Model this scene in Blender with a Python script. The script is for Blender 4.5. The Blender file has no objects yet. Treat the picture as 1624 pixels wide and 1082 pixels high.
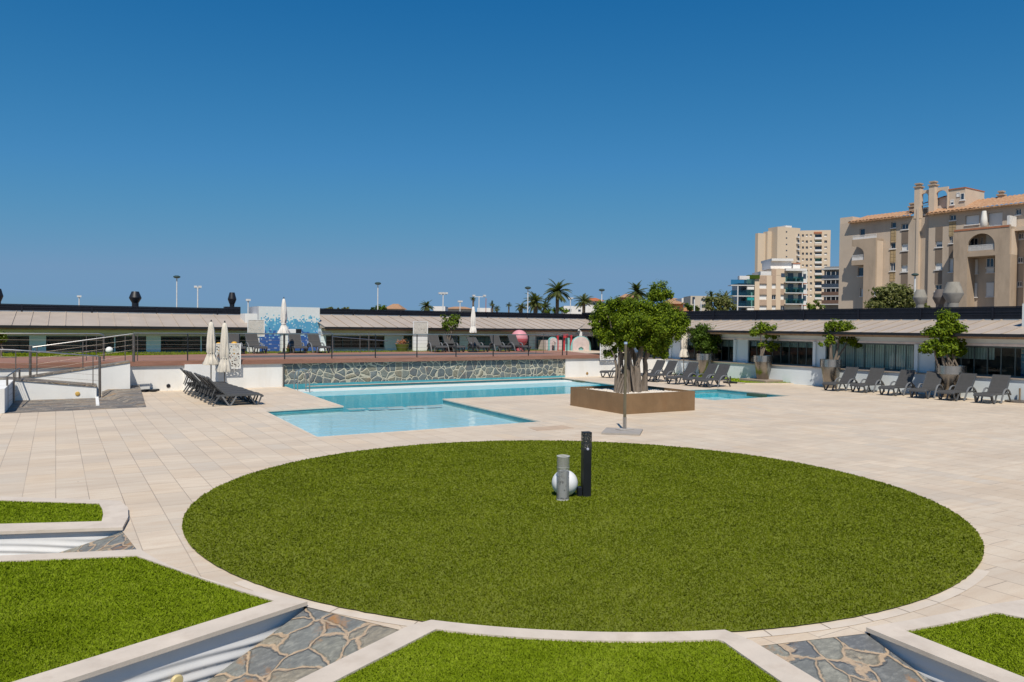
import bpy, bmesh, math, random
import numpy as np
from mathutils import Vector, Matrix, noise
from mathutils.geometry import tessellate_polygon
random.seed(7); RNG = np.random.default_rng(11)
R = math.radians
C = bpy.context.scene.collection
sc = bpy.context.scene
# ------------------------------------------------------------------ camera
F, PIT, ROL, YAW, H = 1223.8, R(1.0545), R(0.6206), R(29.6), 2.75
def ray(px, py):
    x, y = (px-812)/F, (541-py)/F
    c, s = math.cos(ROL), math.sin(ROL); x, y = c*x-s*y, s*x+c*y
    d = (x, math.cos(PIT)+y*math.sin(PIT), -math.sin(PIT)+y*math.cos(PIT))
    c, s = math.cos(-YAW), math.sin(-YAW)
    return Vector((c*d[0]-s*d[1], s*d[0]+c*d[1], d[2]))
def G(px, py, z=0.0):                    # surveyed point on a level surface
    d = ray(px, py); k = (z-H)/d.z
    return Vector((d.x*k, d.y*k, z))
FWD = Vector((math.sin(YAW), math.cos(YAW), 0)); RGT = Vector((math.cos(YAW), -math.sin(YAW), 0))
def P(px, py, d):                        # point at a forward distance
    r = ray(px, py); k = d/r.dot(FWD)
    return Vector((r.x*k, r.y*k, H+r.z*k))
class Pl:
    """a vertical plane: origin A, direction t, outward normal n"""
    def __init__(s, A, t, z0=0):
        s.A = Vector((A[0], A[1], 0)); s.t = Vector((t[0], t[1], 0)).normalized()
        s.n = Vector((s.t.y, -s.t.x, 0))
        if s.n.dot(Vector((0, 0, 0))-s.A) < 0: s.n = -s.n
    def uz(s, px, py, w=0):
        d = ray(px, py); A = s.A+s.n*w
        k = s.n.dot(A)/s.n.dot(d); p = d*k
        return (p-A).dot(s.t), H+d.z*k
    def pt(s, u, w, z): v = s.A+s.t*u+s.n*w; return Vector((v.x, v.y, z))
    def u(s, px, py, w=0): return s.uz(px, py, w)[0]
    def z(s, px, py, w=0): return s.uz(px, py, w)[1]
    def rect(s, x0, y0, x1, y1, w=0):
        xm, ym = (x0+x1)/2, (y0+y1)/2
        a, b = s.u(x0, ym, w), s.u(x1, ym, w); c, d = s.z(xm, y0, w), s.z(xm, y1, w)
        return min(a, b), max(a, b), min(c, d), max(c, d)
WORLD = Pl((0, 0), (1, 0)); WORLD.n = Vector((0, 1, 0))   # u = x, w = y
# ------------------------------------------------------------------ mesh builder
class MB:
    def __init__(s): s.v = []; s.f = []; s.m = []
    def add(s, vs, fs, mi=0):
        o = len(s.v); s.v += [Vector(p) for p in vs]
        for f in fs: s.f.append([i+o for i in f]); s.m.append(mi)
    def box(s, u0, u1, w0, w1, z0, z1, fr=WORLD, mi=0):
        p = [fr.pt(u, w, z) for z in (z0, z1) for w in (w0, w1) for u in (u0, u1)]
        fs = [(0, 2, 3, 1), (4, 5, 7, 6), (0, 1, 5, 4), (2, 6, 7, 3), (0, 4, 6, 2), (1, 3, 7, 5)]
        s.add(p, fs, mi); return s
    def quad(s, a, b, c, d, mi=0): s.add([a, b, c, d], [(0, 1, 2, 3)], mi); return s
    def poly(s, pts, z, holes=(), mi=0):
        loops = [[Vector((p[0], p[1], 0)) for p in l] for l in [pts]+list(holes)]
        flat = [p for l in loops for p in l]
        tr = tessellate_polygon(loops)
        out = []
        for a, b, c in tr:
            A, B, D = flat[a], flat[b], flat[c]
            cr = (B-A).cross(D-A).z
            out.append((a, b, c) if cr > 0 else (a, c, b))
        s.add([(p.x, p.y, z) for p in flat], out, mi); return s
    def prism(s, pts, z0, z1, holes=(), mi=0, mside=None, bottom=False):
        s.poly(pts, z1, holes, mi)
        if bottom: s.poly(pts, z0, holes, mi)
        for l in [pts]+list(holes):
            n = len(l)
            for i in range(n):
                a, b = l[i], l[(i+1) % n]
                s.quad((a[0], a[1], z0), (b[0], b[1], z0), (b[0], b[1], z1), (a[0], a[1], z1), mi if mside is None else mside)
        return s
    def tube(s, pts, r, n=8, mi=0, cap=True, flat=None):
        pts = [Vector(p) for p in pts]; rs = r if isinstance(r, (list, tuple)) else [r]*len(pts)
        rings = []; up = None
        for i, p in enumerate(pts):
            t = (pts[min(i+1, len(pts)-1)]-pts[max(i-1, 0)]).normalized()
            if up is None: up = Vector((0, 0, 1)) if abs(t.z) < .9 else Vector((1, 0, 0))
            a = t.cross(up).normalized(); b = a.cross(t).normalized(); up = b
            fl = flat or (1, 1)
            rings.append([p+a*math.cos(2*math.pi*k/n)*rs[i]*fl[0]+b*math.sin(2*math.pi*k/n)*rs[i]*fl[1] for k in range(n)])
        vs = [q for rg in rings for q in rg]; fs = []
        for i in range(len(pts)-1):
            for k in range(n):
                fs.append((i*n+k, i*n+(k+1) % n, (i+1)*n+(k+1) % n, (i+1)*n+k))
        if cap: fs.append(tuple(range(n))[::-1]); fs.append(tuple((len(pts)-1)*n+k for k in range(n)))
        s.add(vs, fs, mi); return s
    def bar(s, pts, wx, wz, side, mi=0):
        """rectangular section swept along pts; side = lateral vector"""
        pts = [Vector(p) for p in pts]; side = Vector(side).normalized(); vs = []
        for i, p in enumerate(pts):
            t = (pts[min(i+1, len(pts)-1)]-pts[max(i-1, 0)]).normalized(); nrm = side.cross(t).normalized()
            for a, b in ((-1, -1), (1, -1), (1, 1), (-1, 1)): vs.append(p+side*a*wx/2+nrm*b*wz/2)
        fs = []
        for i in range(len(pts)-1):
            for k in range(4): fs.append((i*4+k, i*4+(k+1) % 4, (i+1)*4+(k+1) % 4, (i+1)*4+k))
        fs.append((3, 2, 1, 0)); e = (len(pts)-1)*4; fs.append((e, e+1, e+2, e+3))
        s.add(vs, fs, mi); return s
    def lathe(s, c, prof, n=24, mi=0, fold=None, squash=1):
        c = Vector(c); vs = []
        for j, (r, z) in enumerate(prof):
            for k in range(n):
                a = 2*math.pi*k/n; rr = r*(1+(fold(j, k) if fold else 0))
                vs.append(c+Vector((math.cos(a)*rr, math.sin(a)*rr*squash, z)))
        fs = [(j*n+k, j*n+(k+1) % n, (j+1)*n+(k+1) % n, (j+1)*n+k) for j in range(len(prof)-1) for k in range(n)]
        s.add(vs, fs, mi); return s
    def build(s, name, mats, parent=None, smooth=None, bev=0, loc=None):
        me = bpy.data.meshes.new(name)
        o = bpy.data.objects.new(name, me)
        org = Vector((0, 0, 0))
        if parent is not None: org = ORG.get(parent.name, org)
        elif loc is not None: org = Vector(loc)
        me.from_pydata([v-org for v in s.v], [], s.f)
        if not isinstance(mats, (list, tuple)): mats = [mats]
        for m in mats: me.materials.append(m)
        me.polygons.foreach_set('material_index', s.m)
        bm = bmesh.new(); bm.from_mesh(me)
        bmesh.ops.remove_doubles(bm, verts=bm.verts, dist=1e-5) if smooth else None
        bmesh.ops.recalc_face_normals(bm, faces=bm.faces); bm.to_mesh(me); bm.free()
        if smooth:
            me.polygons.foreach_set('use_smooth', [True]*len(me.polygons)); me.set_sharp_from_angle(angle=R(smooth))
        if bev:
            md = o.modifiers.new('bevel', 'BEVEL'); md.width = bev; md.segments = 2; md.limit_method = 'ANGLE'
        C.objects.link(o); ORG[o.name] = org
        if parent is not None: o.parent = parent
        else: o.location = org
        return o
ORG = {}
def tag(o, label=None, cat=None, group=None, kind=None):
    if label: o['label'] = label
    if cat: o['category'] = cat
    if group: o['group'] = group
    if kind: o['kind'] = kind
    return o
def thing(name, label, cat, loc=(0, 0, 0), group=None):
    o = bpy.data.objects.new(name, None); C.objects.link(o); o.empty_display_size = .2
    o.location = loc; ORG[o.name] = Vector(loc)
    return tag(o, label, cat, group)
def struct(o): return tag(o, kind='structure')
def dup(root, loc, rotz, label, group=None, scale=None):
    r = root.copy(); C.objects.link(r); r.location = loc; r.rotation_euler = (0, 0, rotz); r['label'] = label
    if group: r['group'] = group
    if scale: r.scale = scale
    for ch in list(root.children):
        c = ch.copy(); C.objects.link(c); c.parent = r
        for g in ch.children:
            d = g.copy(); C.objects.link(d); d.parent = c
    return r
# ------------------------------------------------------------------ materials
def newmat(name):
    m = bpy.data.materials.new(name); m.use_nodes = True; nt = m.node_tree
    b = nt.nodes['Principled BSDF']; return m, nt, b
def N(nt, t, **k):
    n = nt.nodes.new(t)
    for a, v in k.items():
        if a in n.inputs.keys(): n.inputs[a].default_value = v
        else: setattr(n, a, v)
    return n
def mix(nt, fac, a, b, mode='MIX'):
    n = nt.nodes.new('ShaderNodeMix'); n.data_type = 'RGBA'; n.blend_type = mode
    for idx, v in ((0, fac), (6, a), (7, b)):
        if hasattr(v, 'is_output'): nt.links.new(v, n.inputs[idx])
        else: n.inputs[idx].default_value = v if idx == 0 else (*v[:3], 1)
    return n.outputs[2]
def math_(nt, op, a, b=0, clamp=False):
    n = nt.nodes.new('ShaderNodeMath'); n.operation = op; n.use_clamp = clamp
    for i, v in enumerate((a, b)):
        if hasattr(v, 'is_output'): nt.links.new(v, n.inputs[i])
        else: n.inputs[i].default_value = v
    return n.outputs[0]
def ramp(nt, fac, stops, interp='LINEAR'):
    n = nt.nodes.new('ShaderNodeValToRGB'); cr = n.color_ramp; cr.interpolation = interp
    while len(cr.elements) < len(stops): cr.elements.new(.5)
    for e, (p, c) in zip(cr.elements, stops): e.position = p; e.color = (*c[:3], 1)
    nt.links.new(fac, n.inputs[0]); return n.outputs[0]
def coords(nt, scale=(1, 1, 1), rot=(0, 0, 0)):
    tc = nt.nodes.new('ShaderNodeTexCoord'); mp = nt.nodes.new('ShaderNodeMapping')
    mp.inputs['Scale'].default_value = scale; mp.inputs['Rotation'].default_value = rot
    nt.links.new(tc.outputs['Object'], mp.inputs[0]); return mp.outputs[0]
def tex(nt, kind, vec, **k):
    n = N(nt, 'ShaderNodeTex'+kind, **k)
    if vec is not None: nt.links.new(vec, n.inputs['Vector'])
    return n
def bump(nt, b, h, strength=.3, dist=.01):
    n = nt.nodes.new('ShaderNodeBump'); n.inputs['Strength'].default_value = strength; n.inputs['Distance'].default_value = dist
    nt.links.new(h, n.inputs['Height']); nt.links.new(n.outputs[0], b.inputs['Normal'])
def M(name, col, rough=.7, metal=0, var=.12, scale=3, bmp=0, bscale=40, stain=None, spec=.4, stretch=(1, 1, 1)):
    """plain painted / moulded surface with soft tonal variation, fine grain and optional stains"""
    m, nt, b = newmat(name); v = coords(nt, stretch)
    n1 = tex(nt, 'Noise', v, Scale=scale, Detail=6, Roughness=.6)
    lo = [c*(1-var) for c in col]; hi = [min(1, c*(1+var)) for c in col]
    c = ramp(nt, n1.outputs[0], [(.3, lo), (.7, hi)])
    if stain:
        scol, sscale, amt = stain
        n2 = tex(nt, 'Noise', coords(nt, (1, 1, .25)), Scale=sscale, Detail=8, Roughness=.7)
        f = ramp(nt, n2.outputs[0], [(.5, (0, 0, 0)), (.75, (amt,)*3)])
        c = mix(nt, f, c, scol)
    nt.links.new(c, b.inputs['Base Color'])
    b.inputs['Roughness'].default_value = rough; b.inputs['Metallic'].default_value = metal
    b.inputs['Specular IOR Level'].default_value = spec
    if bmp:
        n3 = tex(nt, 'Noise', v, Scale=bscale, Detail=4); bump(nt, b, n3.outputs[0], bmp, .01)
    return m
def m_tiles():
    m, nt, b = newmat('travertine_tiles')
    v = coords(nt, rot=(0, 0, R(90-1.0)))
    wob = tex(nt, 'Noise', v, Scale=.6, Detail=2)
    br = tex(nt, 'Brick', v, Scale=1.0, **{'Brick Width': .9, 'Row Height': .4525, 'Mortar Size': .0055, 'Mortar Smooth': .1, 'Bias': 0.0})
    br.offset = .37; br.offset_frequency = 2
    br.inputs['Color1'].default_value = (.0, .0, .0, 1); br.inputs['Color2'].default_value = (1, 1, 1, 1); br.inputs['Mortar'].default_value = (.5, .5, .5, 1)
    tile = ramp(nt, br.outputs['Color'], [(0, (.65, .545, .42)), (.3, (.60, .51, .40)), (.55, (.68, .57, .44)), (.75, (.63, .51, .375)), (.9, (.565, .495, .405)), (1, (.665, .56, .435))])
    st = tex(nt, 'Noise', coords(nt, (1.2, 6, 1), (0, 0, R(0))), Scale=1.1, Detail=8, Roughness=.65)
    c = mix(nt, ramp(nt, st.outputs[0], [(.42, (0, 0, 0)), (.72, (.62,)*3)]), tile, (.52, .38, .26))
    big = tex(nt, 'Noise', coords(nt, (.5, 1.6, 1), (0, 0, R(-18))), Scale=.55, Detail=5)
    c = mix(nt, ramp(nt, big.outputs[0], [(.44, (0, 0, 0)), (.66, (.50,)*3)]), c, (.49, .395, .30))
    sp = tex(nt, 'Noise', v, Scale=45, Detail=3); c = mix(nt, ramp(nt, sp.outputs[0], [(.35, (.25,)*3), (.5, (0, 0, 0))]), c, (.46, .38, .30))
    dots = tex(nt, 'Voronoi', v, Scale=1.3); c = mix(nt, ramp(nt, dots.outputs['Distance'], [(.016, (.75,)*3), (.024, (0, 0, 0))]), c, (.22, .15, .10))
    mort = ramp(nt, br.outputs['Fac'], [(0, (0, 0, 0)), (1, (1, 1, 1))])
    mvis = tex(nt, 'Noise', v, Scale=.35, Detail=2)
    mv = math_(nt, 'MULTIPLY', br.outputs['Fac'], ramp(nt, mvis.outputs[0], [(.35, (.35,)*3), (.65, (.95,)*3)]))
    c = mix(nt, mv, c, (.27, .21, .16))
    nt.links.new(c, b.inputs['Base Color']); b.inputs['Roughness'].default_value = .62; b.inputs['Specular IOR Level'].default_value = .3
    h = math_(nt, 'SUBTRACT', math_(nt, 'MULTIPLY', st.outputs[0], .3), math_(nt, 'MULTIPLY', br.outputs['Fac'], 1.0)); bump(nt, b, h, .5, .006)
    return m
def m_stone(name, scale, grout, cols, gw=.06, rand=1.0, rough=.6, flat=False, dist=.25, orange=.0, stretch=(1, 1, 1)):
    """crazy paving: voronoi flagstones with light grout"""
    m, nt, b = newmat(name); v0 = coords(nt, stretch)
    nz = tex(nt, 'Noise', v0, Scale=scale*1.3, Detail=4)
    va = nt.nodes.new('ShaderNodeVectorMath'); va.operation = 'MULTIPLY_ADD'
    nt.links.new(nz.outputs['Color'], va.inputs[0]); va.inputs[1].default_value = (dist/scale,)*3; nt.links.new(v0, va.inputs[2])
    v = va.outputs[0]
    e = tex(nt, 'Voronoi', v, Scale=scale, Randomness=rand); e.feature = 'DISTANCE_TO_EDGE'
    f1 = tex(nt, 'Voronoi', v, Scale=scale, Randomness=rand)
    sep = nt.nodes.new('ShaderNodeSeparateColor'); nt.links.new(f1.outputs['Color'], sep.inputs[0])
    n = len(cols); st = ramp(nt, sep.outputs[0], [(i/n, c) for i, c in enumerate(cols)], 'CONSTANT')
    sn = tex(nt, 'Noise', coords(nt, (1, 2.2, 2.2), (0, 0, .6)), Scale=scale*3, Detail=8, Roughness=.7)
    st = mix(nt, ramp(nt, sn.outputs[0], [(.3, (.75,)*3), (.65, (0, 0, 0))]), st, [c*.55 for c in cols[0]])
    st = mix(nt, ramp(nt, sn.outputs[0], [(.52, (0, 0, 0)), (.8, (.6,)*3)]), st, (.36, .35, .31))
    if orange:
        on = tex(nt, 'Noise', v0, Scale=scale*.8, Detail=6, Roughness=.7)
        st = mix(nt, ramp(nt, on.outputs[0], [(.55, (0, 0, 0)), (.68, (orange,)*3)]), st, (.36, .17, .05))
    gm = ramp(nt, e.outputs['Distance'], [(gw*.55, (1, 1, 1)), (gw, (0, 0, 0))])
    gn = tex(nt, 'Noise', v0, Scale=scale*6, Detail=5)
    g2 = mix(nt, ramp(nt, gn.outputs[0], [(.35, (0, 0, 0)), (.7, (.6,)*3)]), grout, [c*.6 for c in grout])
    c = mix(nt, gm, st, g2); nt.links.new(c, b.inputs['Base Color'])
    b.inputs['Roughness'].default_value = rough
    h = math_(nt, 'ADD', ramp(nt, e.outputs['Distance'], [(gw*.5, (0, 0, 0)), (gw*1.8, (1, 1, 1))]), math_(nt, 'MULTIPLY', sn.outputs[0], .5))
    bump(nt, b, h, .9, .025)
    return m
def m_mosaic():
    m, nt, b = newmat('glass_mosaic'); v = coords(nt)
    sn = nt.nodes.new('ShaderNodeVectorMath'); sn.operation = 'SNAP'; nt.links.new(v, sn.inputs[0]); sn.inputs[1].default_value = (.075, .075, .075)
    ad = nt.nodes.new('ShaderNodeVectorMath'); ad.operation = 'ADD'; nt.links.new(sn.outputs[0], ad.inputs[0]); ad.inputs[1].default_value = (.037, .037, .037)
    wn = tex(nt, 'WhiteNoise', ad.outputs[0]); wn.noise_dimensions = '3D'
    sx = nt.nodes.new('ShaderNodeSeparateXYZ'); nt.links.new(ad.outputs[0], sx.inputs[0])
    nz = tex(nt, 'Noise', ad.outputs[0], Scale=3, Detail=3)
    hh = math_(nt, 'ADD', sx.outputs[2], math_(nt, 'MULTIPLY', math_(nt, 'SUBTRACT', nz.outputs[0], .5), .9))
    hh = math_(nt, 'ADD', hh, math_(nt, 'MULTIPLY', math_(nt, 'SUBTRACT', wn.outputs['Value'], .5), .5))
    f = math_(nt, 'MULTIPLY', hh, 1/2.6)
    c = ramp(nt, f, [(0, (.04, .11, .34)), (.38, (.06, .18, .44)), (.40, (.10, .33, .52)), (.66, (.19, .48, .60)), (.70, (.66, .69, .68))], 'CONSTANT')
    c = mix(nt, math_(nt, 'MULTIPLY', math_(nt, 'GREATER_THAN', wn.outputs['Value'], .88), .35), c, (.75, .8, .8))
    nt.links.new(c, b.inputs['Base Color']); b.inputs['Roughness'].default_value = .22
    return m
def m_leaf(name, c0, c1, c2, rough=.45, tr=.25):
    m, nt, b = newmat(name)
    g = nt.nodes.new('ShaderNodeNewGeometry')
    c = ramp(nt, g.outputs['Random Per Island'], [(0, c0), (.5, c1), (1, c2)])
    nt.links.new(c, b.inputs['Base Color']); b.inputs['Roughness'].default_value = rough; b.inputs['Specular IOR Level'].default_value = .2
    t = nt.nodes.new('ShaderNodeBsdfTranslucent'); nt.links.new(mix(nt, .5, c, (.30, .42, .03)), t.inputs[0])
    mx = nt.nodes.new('ShaderNodeMixShader'); mx.inputs[0].default_value = tr
    nt.links.new(b.outputs[0], mx.inputs[1]); nt.links.new(t.outputs[0], mx.inputs[2])
    nt.links.new(mx.outputs[0], nt.nodes['Material Output'].inputs[0]); return m
def m_turf(name, lo, mid, hi):
    m, nt, b = newmat(name); v = coords(nt)
    g = nt.nodes.new('ShaderNodeNewGeometry')
    n1 = tex(nt, 'Noise', v, Scale=1.1, Detail=5, Roughness=.6); n2 = tex(nt, 'Noise', v, Scale=14, Detail=3)
    n4 = tex(nt, 'Noise', v, Scale=70, Detail=2)
    k = math_(nt, 'ADD', math_(nt, 'MULTIPLY', n1.outputs[0], .46), math_(nt, 'MULTIPLY', n2.outputs[0], .24))
    k = math_(nt, 'ADD', k, math_(nt, 'MULTIPLY', n4.outputs[0], .10))
    k = math_(nt, 'ADD', k, math_(nt, 'MULTIPLY', g.outputs['Random Per Island'], .22))
    c = ramp(nt, k, [(.34, lo), (.5, mid), (.68, hi)])
    dry = math_(nt, 'MULTIPLY', math_(nt, 'GREATER_THAN', g.outputs['Random Per Island'], .92), .35)
    c = mix(nt, dry, c, (.27, .29, .07))
    nt.links.new(c, b.inputs['Base Color']); b.inputs['Roughness'].default_value = .7; b.inputs['Specular IOR Level'].default_value = .06
    n3 = tex(nt, 'Noise', v, Scale=120, Detail=3); bump(nt, b, n3.outputs[0], .9, .03)
    return m
def m_water():
    m, nt, b = newmat('pool_water'); nt.nodes.remove(b)
    v = coords(nt, (1, 1.6, 1), (0, 0, .4))
    n1 = tex(nt, 'Noise', v, Scale=1.6, Detail=3, Distortion=.4); n2 = tex(nt, 'Noise', v, Scale=7, Detail=2)
    h = math_(nt, 'ADD', n1.outputs[0], math_(nt, 'MULTIPLY', n2.outputs[0], .25))
    bp = nt.nodes.new('ShaderNodeBump'); bp.inputs['Strength'].default_value = .22; bp.inputs['Distance'].default_value = .05; nt.links.new(h, bp.inputs['Height'])
    fr = nt.nodes.new('ShaderNodeFresnel'); fr.inputs[0].default_value = 1.33; nt.links.new(bp.outputs[0], fr.inputs[1])
    tr = nt.nodes.new('ShaderNodeBsdfTransparent'); tr.inputs[0].default_value = (.90, .985, 1.0, 1)
    gl = nt.nodes.new('ShaderNodeBsdfGlossy'); gl.inputs['Roughness'].default_value = .03; nt.links.new(bp.outputs[0], gl.inputs['Normal'])
    mx = nt.nodes.new('ShaderNodeMixShader'); nt.links.new(math_(nt, 'MULTIPLY', fr.outputs[0], .55), mx.inputs[0]); nt.links.new(tr.outputs[0], mx.inputs[1]); nt.links.new(gl.outputs[0], mx.inputs[2])
    nt.links.new(mx.outputs[0], nt.nodes['Material Output'].inputs[0]); return m
def m_glass(name='window_glass', tint=(.55, .66, .64), refl=1.0):
    m, nt, b = newmat(name); nt.nodes.remove(b)
    fr = nt.nodes.new('ShaderNodeFresnel'); fr.inputs[0].default_value = 1.5
    tr = nt.nodes.new('ShaderNodeBsdfTransparent'); tr.inputs[0].default_value = (*tint, 1)
    gl = nt.nodes.new('ShaderNodeBsdfGlossy'); gl.inputs['Roughness'].default_value = .02
    nz = tex(nt, 'Noise', coords(nt), Scale=.8); bp = nt.nodes.new('ShaderNodeBump'); bp.inputs['Strength'].default_value = .05; bp.inputs['Distance'].default_value = .02
    nt.links.new(nz.outputs[0], bp.inputs['Height']); nt.links.new(bp.outputs[0], gl.inputs['Normal'])
    mx = nt.nodes.new('ShaderNodeMixShader'); nt.links.new(math_(nt, 'MULTIPLY', fr.outputs[0], refl, True), mx.inputs[0]); nt.links.new(tr.outputs[0], mx.inputs[1]); nt.links.new(gl.outputs[0], mx.inputs[2])
    nt.links.new(mx.outputs[0], nt.nodes['Material Output'].inputs[0]); return m
def m_roof_tiles():
    m, nt, b = newmat('terracotta_tiles'); v = coords(nt)
    n = tex(nt, 'Noise', v, Scale=2.2, Detail=8, Roughness=.75)
    c = ramp(nt, n.outputs[0], [(.3, (.27, .14, .075)), (.5, (.44, .26, .145)), (.7, (.54, .37, .24))])
    vo = tex(nt, 'Voronoi', v, Scale=3.5); c = mix(nt, ramp(nt, vo.outputs['Distance'], [(0, (.0,)*3), (.8, (.5,)*3)]), c, (.28, .13, .06))
    nt.links.new(c, b.inputs['Base Color']); b.inputs['Roughness'].default_value = .9; bump(nt, b, vo.outputs['Distance'], .8, .1); return m
def m_perf(name, col, hole, scale, thr=.33):
    """perforated metal: round-ish holes seen as dark openings"""
    m, nt, b = newmat(name); v = coords(nt); vo = tex(nt, 'Voronoi', v, Scale=scale)
    f = math_(nt, 'LESS_THAN', vo.outputs['Distance'], thr)
    nz = tex(nt, 'Noise', v, Scale=4, Detail=4); c0 = ramp(nt, nz.outputs[0], [(.3, [c*.85 for c in col]), (.7, col)])
    b.inputs['Roughness'].default_value = .5
    nt.links.new(c0, b.inputs['Base Color'])
    tr = nt.nodes.new('ShaderNodeBsdfTransparent'); mx = nt.nodes.new('ShaderNodeMixShader')
    nt.links.new(f, mx.inputs[0]); nt.links.new(b.outputs[0], mx.inputs[1]); nt.links.new(tr.outputs[0], mx.inputs[2])
    nt.links.new(mx.outputs[0], nt.nodes['Material Output'].inputs[0]); return m
MT = m_tiles()
M_KERB = M('kerb_stone', (.60, .515, .425), .65, var=.1, scale=2.5, bmp=.15, bscale=60, stain=((.42, .33, .25), 3.0, .5))
M_RING = M('ring_stone', (.64, .545, .44), .6, var=.1, scale=1.8, bmp=.12, bscale=50, stain=((.50, .38, .27), 2.0, .45))
M_WHITE = M('white_render', (.78, .77, .74), .8, var=.04, scale=1.2, bmp=.1, bscale=80, stain=((.58, .54, .47), 1.3, .35))
M_WHITE2 = M('white_paint', (.80, .80, .79), .6, var=.03, scale=2)
M_WAVE = M('white_relief', (.74, .73, .72), .85, var=.05, scale=3)
M_SLATE = m_stone('slate_flags', 3.3, (.45, .335, .225), [(.175, .18, .175), (.22, .225, .205), (.28, .27, .22), (.15, .155, .16), (.25, .245, .20), (.195, .20, .185), (.30, .26, .19)], .05, 1, .55, dist=.6, orange=.85)
M_SLATE2 = m_stone('slate_paving', 2.8, (.36, .31, .25), [(.12, .11, .10), (.24, .205, .17), (.33, .275, .21), (.17, .155, .14), (.36, .255, .15), (.20, .19, .175)], .045, 1, .7, dist=.6, orange=.6, stretch=(.7, 1.6, 1))
M_STWALL = m_stone('rubble_wall', 2.9, (.56, .52, .40), [(.13, .155, .16), (.18, .205, .20), (.25, .265, .225), (.15, .175, .17), (.29, .26, .18), (.20, .225, .22), (.135, .15, .155)], .062, .9, .65, dist=.25, orange=.3)
M_DECK = M('deck_boards', (.30, .155, .105), .7, var=.15, scale=3, bmp=.1, stretch=(.3, 8, 4))
M_FASC = M('deck_fascia', (.27, .135, .095), .7, var=.15, scale=2, stretch=(.5, 4, 4))
M_DARK = M('charcoal_metal', (.022, .024, .028), .5, .3, var=.2)
M_BLACK = M('black_paint', (.012, .013, .018), .45, 0, var=.2)
M_STEEL = M('brushed_steel', (.50, .48, .45), .3, 1, var=.06)
M_STEELD = M('weathered_steel', (.22, .19, .165), .45, .8, var=.12, scale=5)
M_CORTEN = M('bronze_steel', (.285, .18, .095), .42, .45, var=.14, scale=2.2, stain=((.24, .12, .05), 2.5, .45))
M_PLAST = M('grey_resin', (.075, .078, .082), .5, 0, var=.08, scale=4)
M_PLASTL = M('arm_resin', (.16, .165, .172), .45, 0, var=.06, scale=4)
M_SLING = M('sling_fabric', (.062, .060, .059), .8, 0, var=.1, scale=9, bmp=.2, bscale=150)
M_CANVAS = M('cream_canvas', (.66, .60, .51), .85, 0, var=.08, scale=5, bmp=.2, bscale=60)
M_CANVASW = M('white_canvas', (.74, .71, .66), .85, 0, var=.06, scale=5, bmp=.2, bscale=60)
M_ROOFM = M('roof_sheet', (.46, .385, .315), .55, .1, var=.08, scale=.8, stain=((.34, .28, .23), .7, .5))
M_SOFFIT = M('soffit_board', (.34, .235, .18), .8, var=.15, scale=3, stain=((.16, .09, .04), 1.5, .6))
M_FACADE = M('facade_render', (.74, .83, .87), .8, var=.05, scale=1)  # bluish tint puts the sky-lit shade of the facades into the colour
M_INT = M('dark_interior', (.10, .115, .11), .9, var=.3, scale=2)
M_CURT = M('pale_blind', (.56, .66, .63), .9, var=.12, scale=2)
M_GLASS = m_glass('window_glass', (.74, .84, .81))
M_GLASSG = m_glass('green_glass', (.58, .86, .82), 1.0)
M_TURF = m_turf('artificial_turf', (.098, .128, .004), (.152, .195, .008), (.208, .245, .018))
M_TURFN = m_turf('natural_turf', (.140, .200, .004), (.222, .305, .010), (.31, .39, .030))
M_MOS = m_mosaic()
M_POOL = M('pool_liner', (.60, .90, .94), .5, var=.05, scale=1)
M_POOLD = M('pool_tile_deep', (.03, .54, .64), .5, var=.08, scale=1)
M_POOLE = M('pool_edge_tile', (.10, .33, .36), .35, var=.15, scale=6)
M_LEDGE = M('pool_ledge', (.66, .72, .69), .5, var=.05, scale=2)
M_WATER = m_water()
M_BARK = M('ficus_bark', (.175, .14, .11), .85, var=.25, scale=5, bmp=.6, bscale=14, stretch=(3, 3, .5))
M_BARKD = M('palm_bark', (.16, .12, .085), .9, var=.3, scale=4, bmp=.5, bscale=12)
M_LEAF = m_leaf('ficus_leaf', (.040, .072, .002), (.10, .155, .004), (.22, .29, .012), .6)
M_LEAFD = m_leaf('shrub_leaf', (.025, .048, .003), (.050, .090, .006), (.09, .15, .012), .6)
M_LEAFO = m_leaf('olive_leaf', (.08, .092, .026), (.135, .145, .042), (.21, .21, .075))
M_PALM = m_leaf('palm_frond', (.035, .050, .014), (.065, .085, .022), (.13, .125, .045))
M_PEB = M('white_pebbles', (.62, .56, .49), .8, var=.3, scale=30, bmp=.9, bscale=22)
M_TERRA = m_roof_tiles()
# ================================================================== SETTING
def xy(p): return (p[0], p[1])
def arc(c, r, a0, a1, n=24, r1=None):
    r1 = r if r1 is None else r1
    return [(c[0]+(r+(r1-r)*i/n)*math.cos(R(a0+(a1-a0)*i/n)), c[1]+(r+(r1-r)*i/n)*math.sin(R(a0+(a1-a0)*i/n))) for i in range(n+1)]
CC = (7.097, 10.564); CR = 5.859
POOL = [(5.17, 18.72), (11.87, 19.05), (12.12, 26.55), (21.46, 26.6), (21.48, 21.96), (26.02, 22.14), (25.92, 26.32), (22.5, 26.35), (23.22, 35.4), (8.12, 34.56), (7.93, 25.5), (5.25, 25.08)]
m = MB(); S = 6000; m.quad((-S, -S, -2.2), (S, -S, -2.2), (S, S, -2.2), (-S, S, -2.2))
struct(m.build('terrain', M('dry_ground', (.26, .22, .16), .95, var=.25, scale=.05)))
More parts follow.
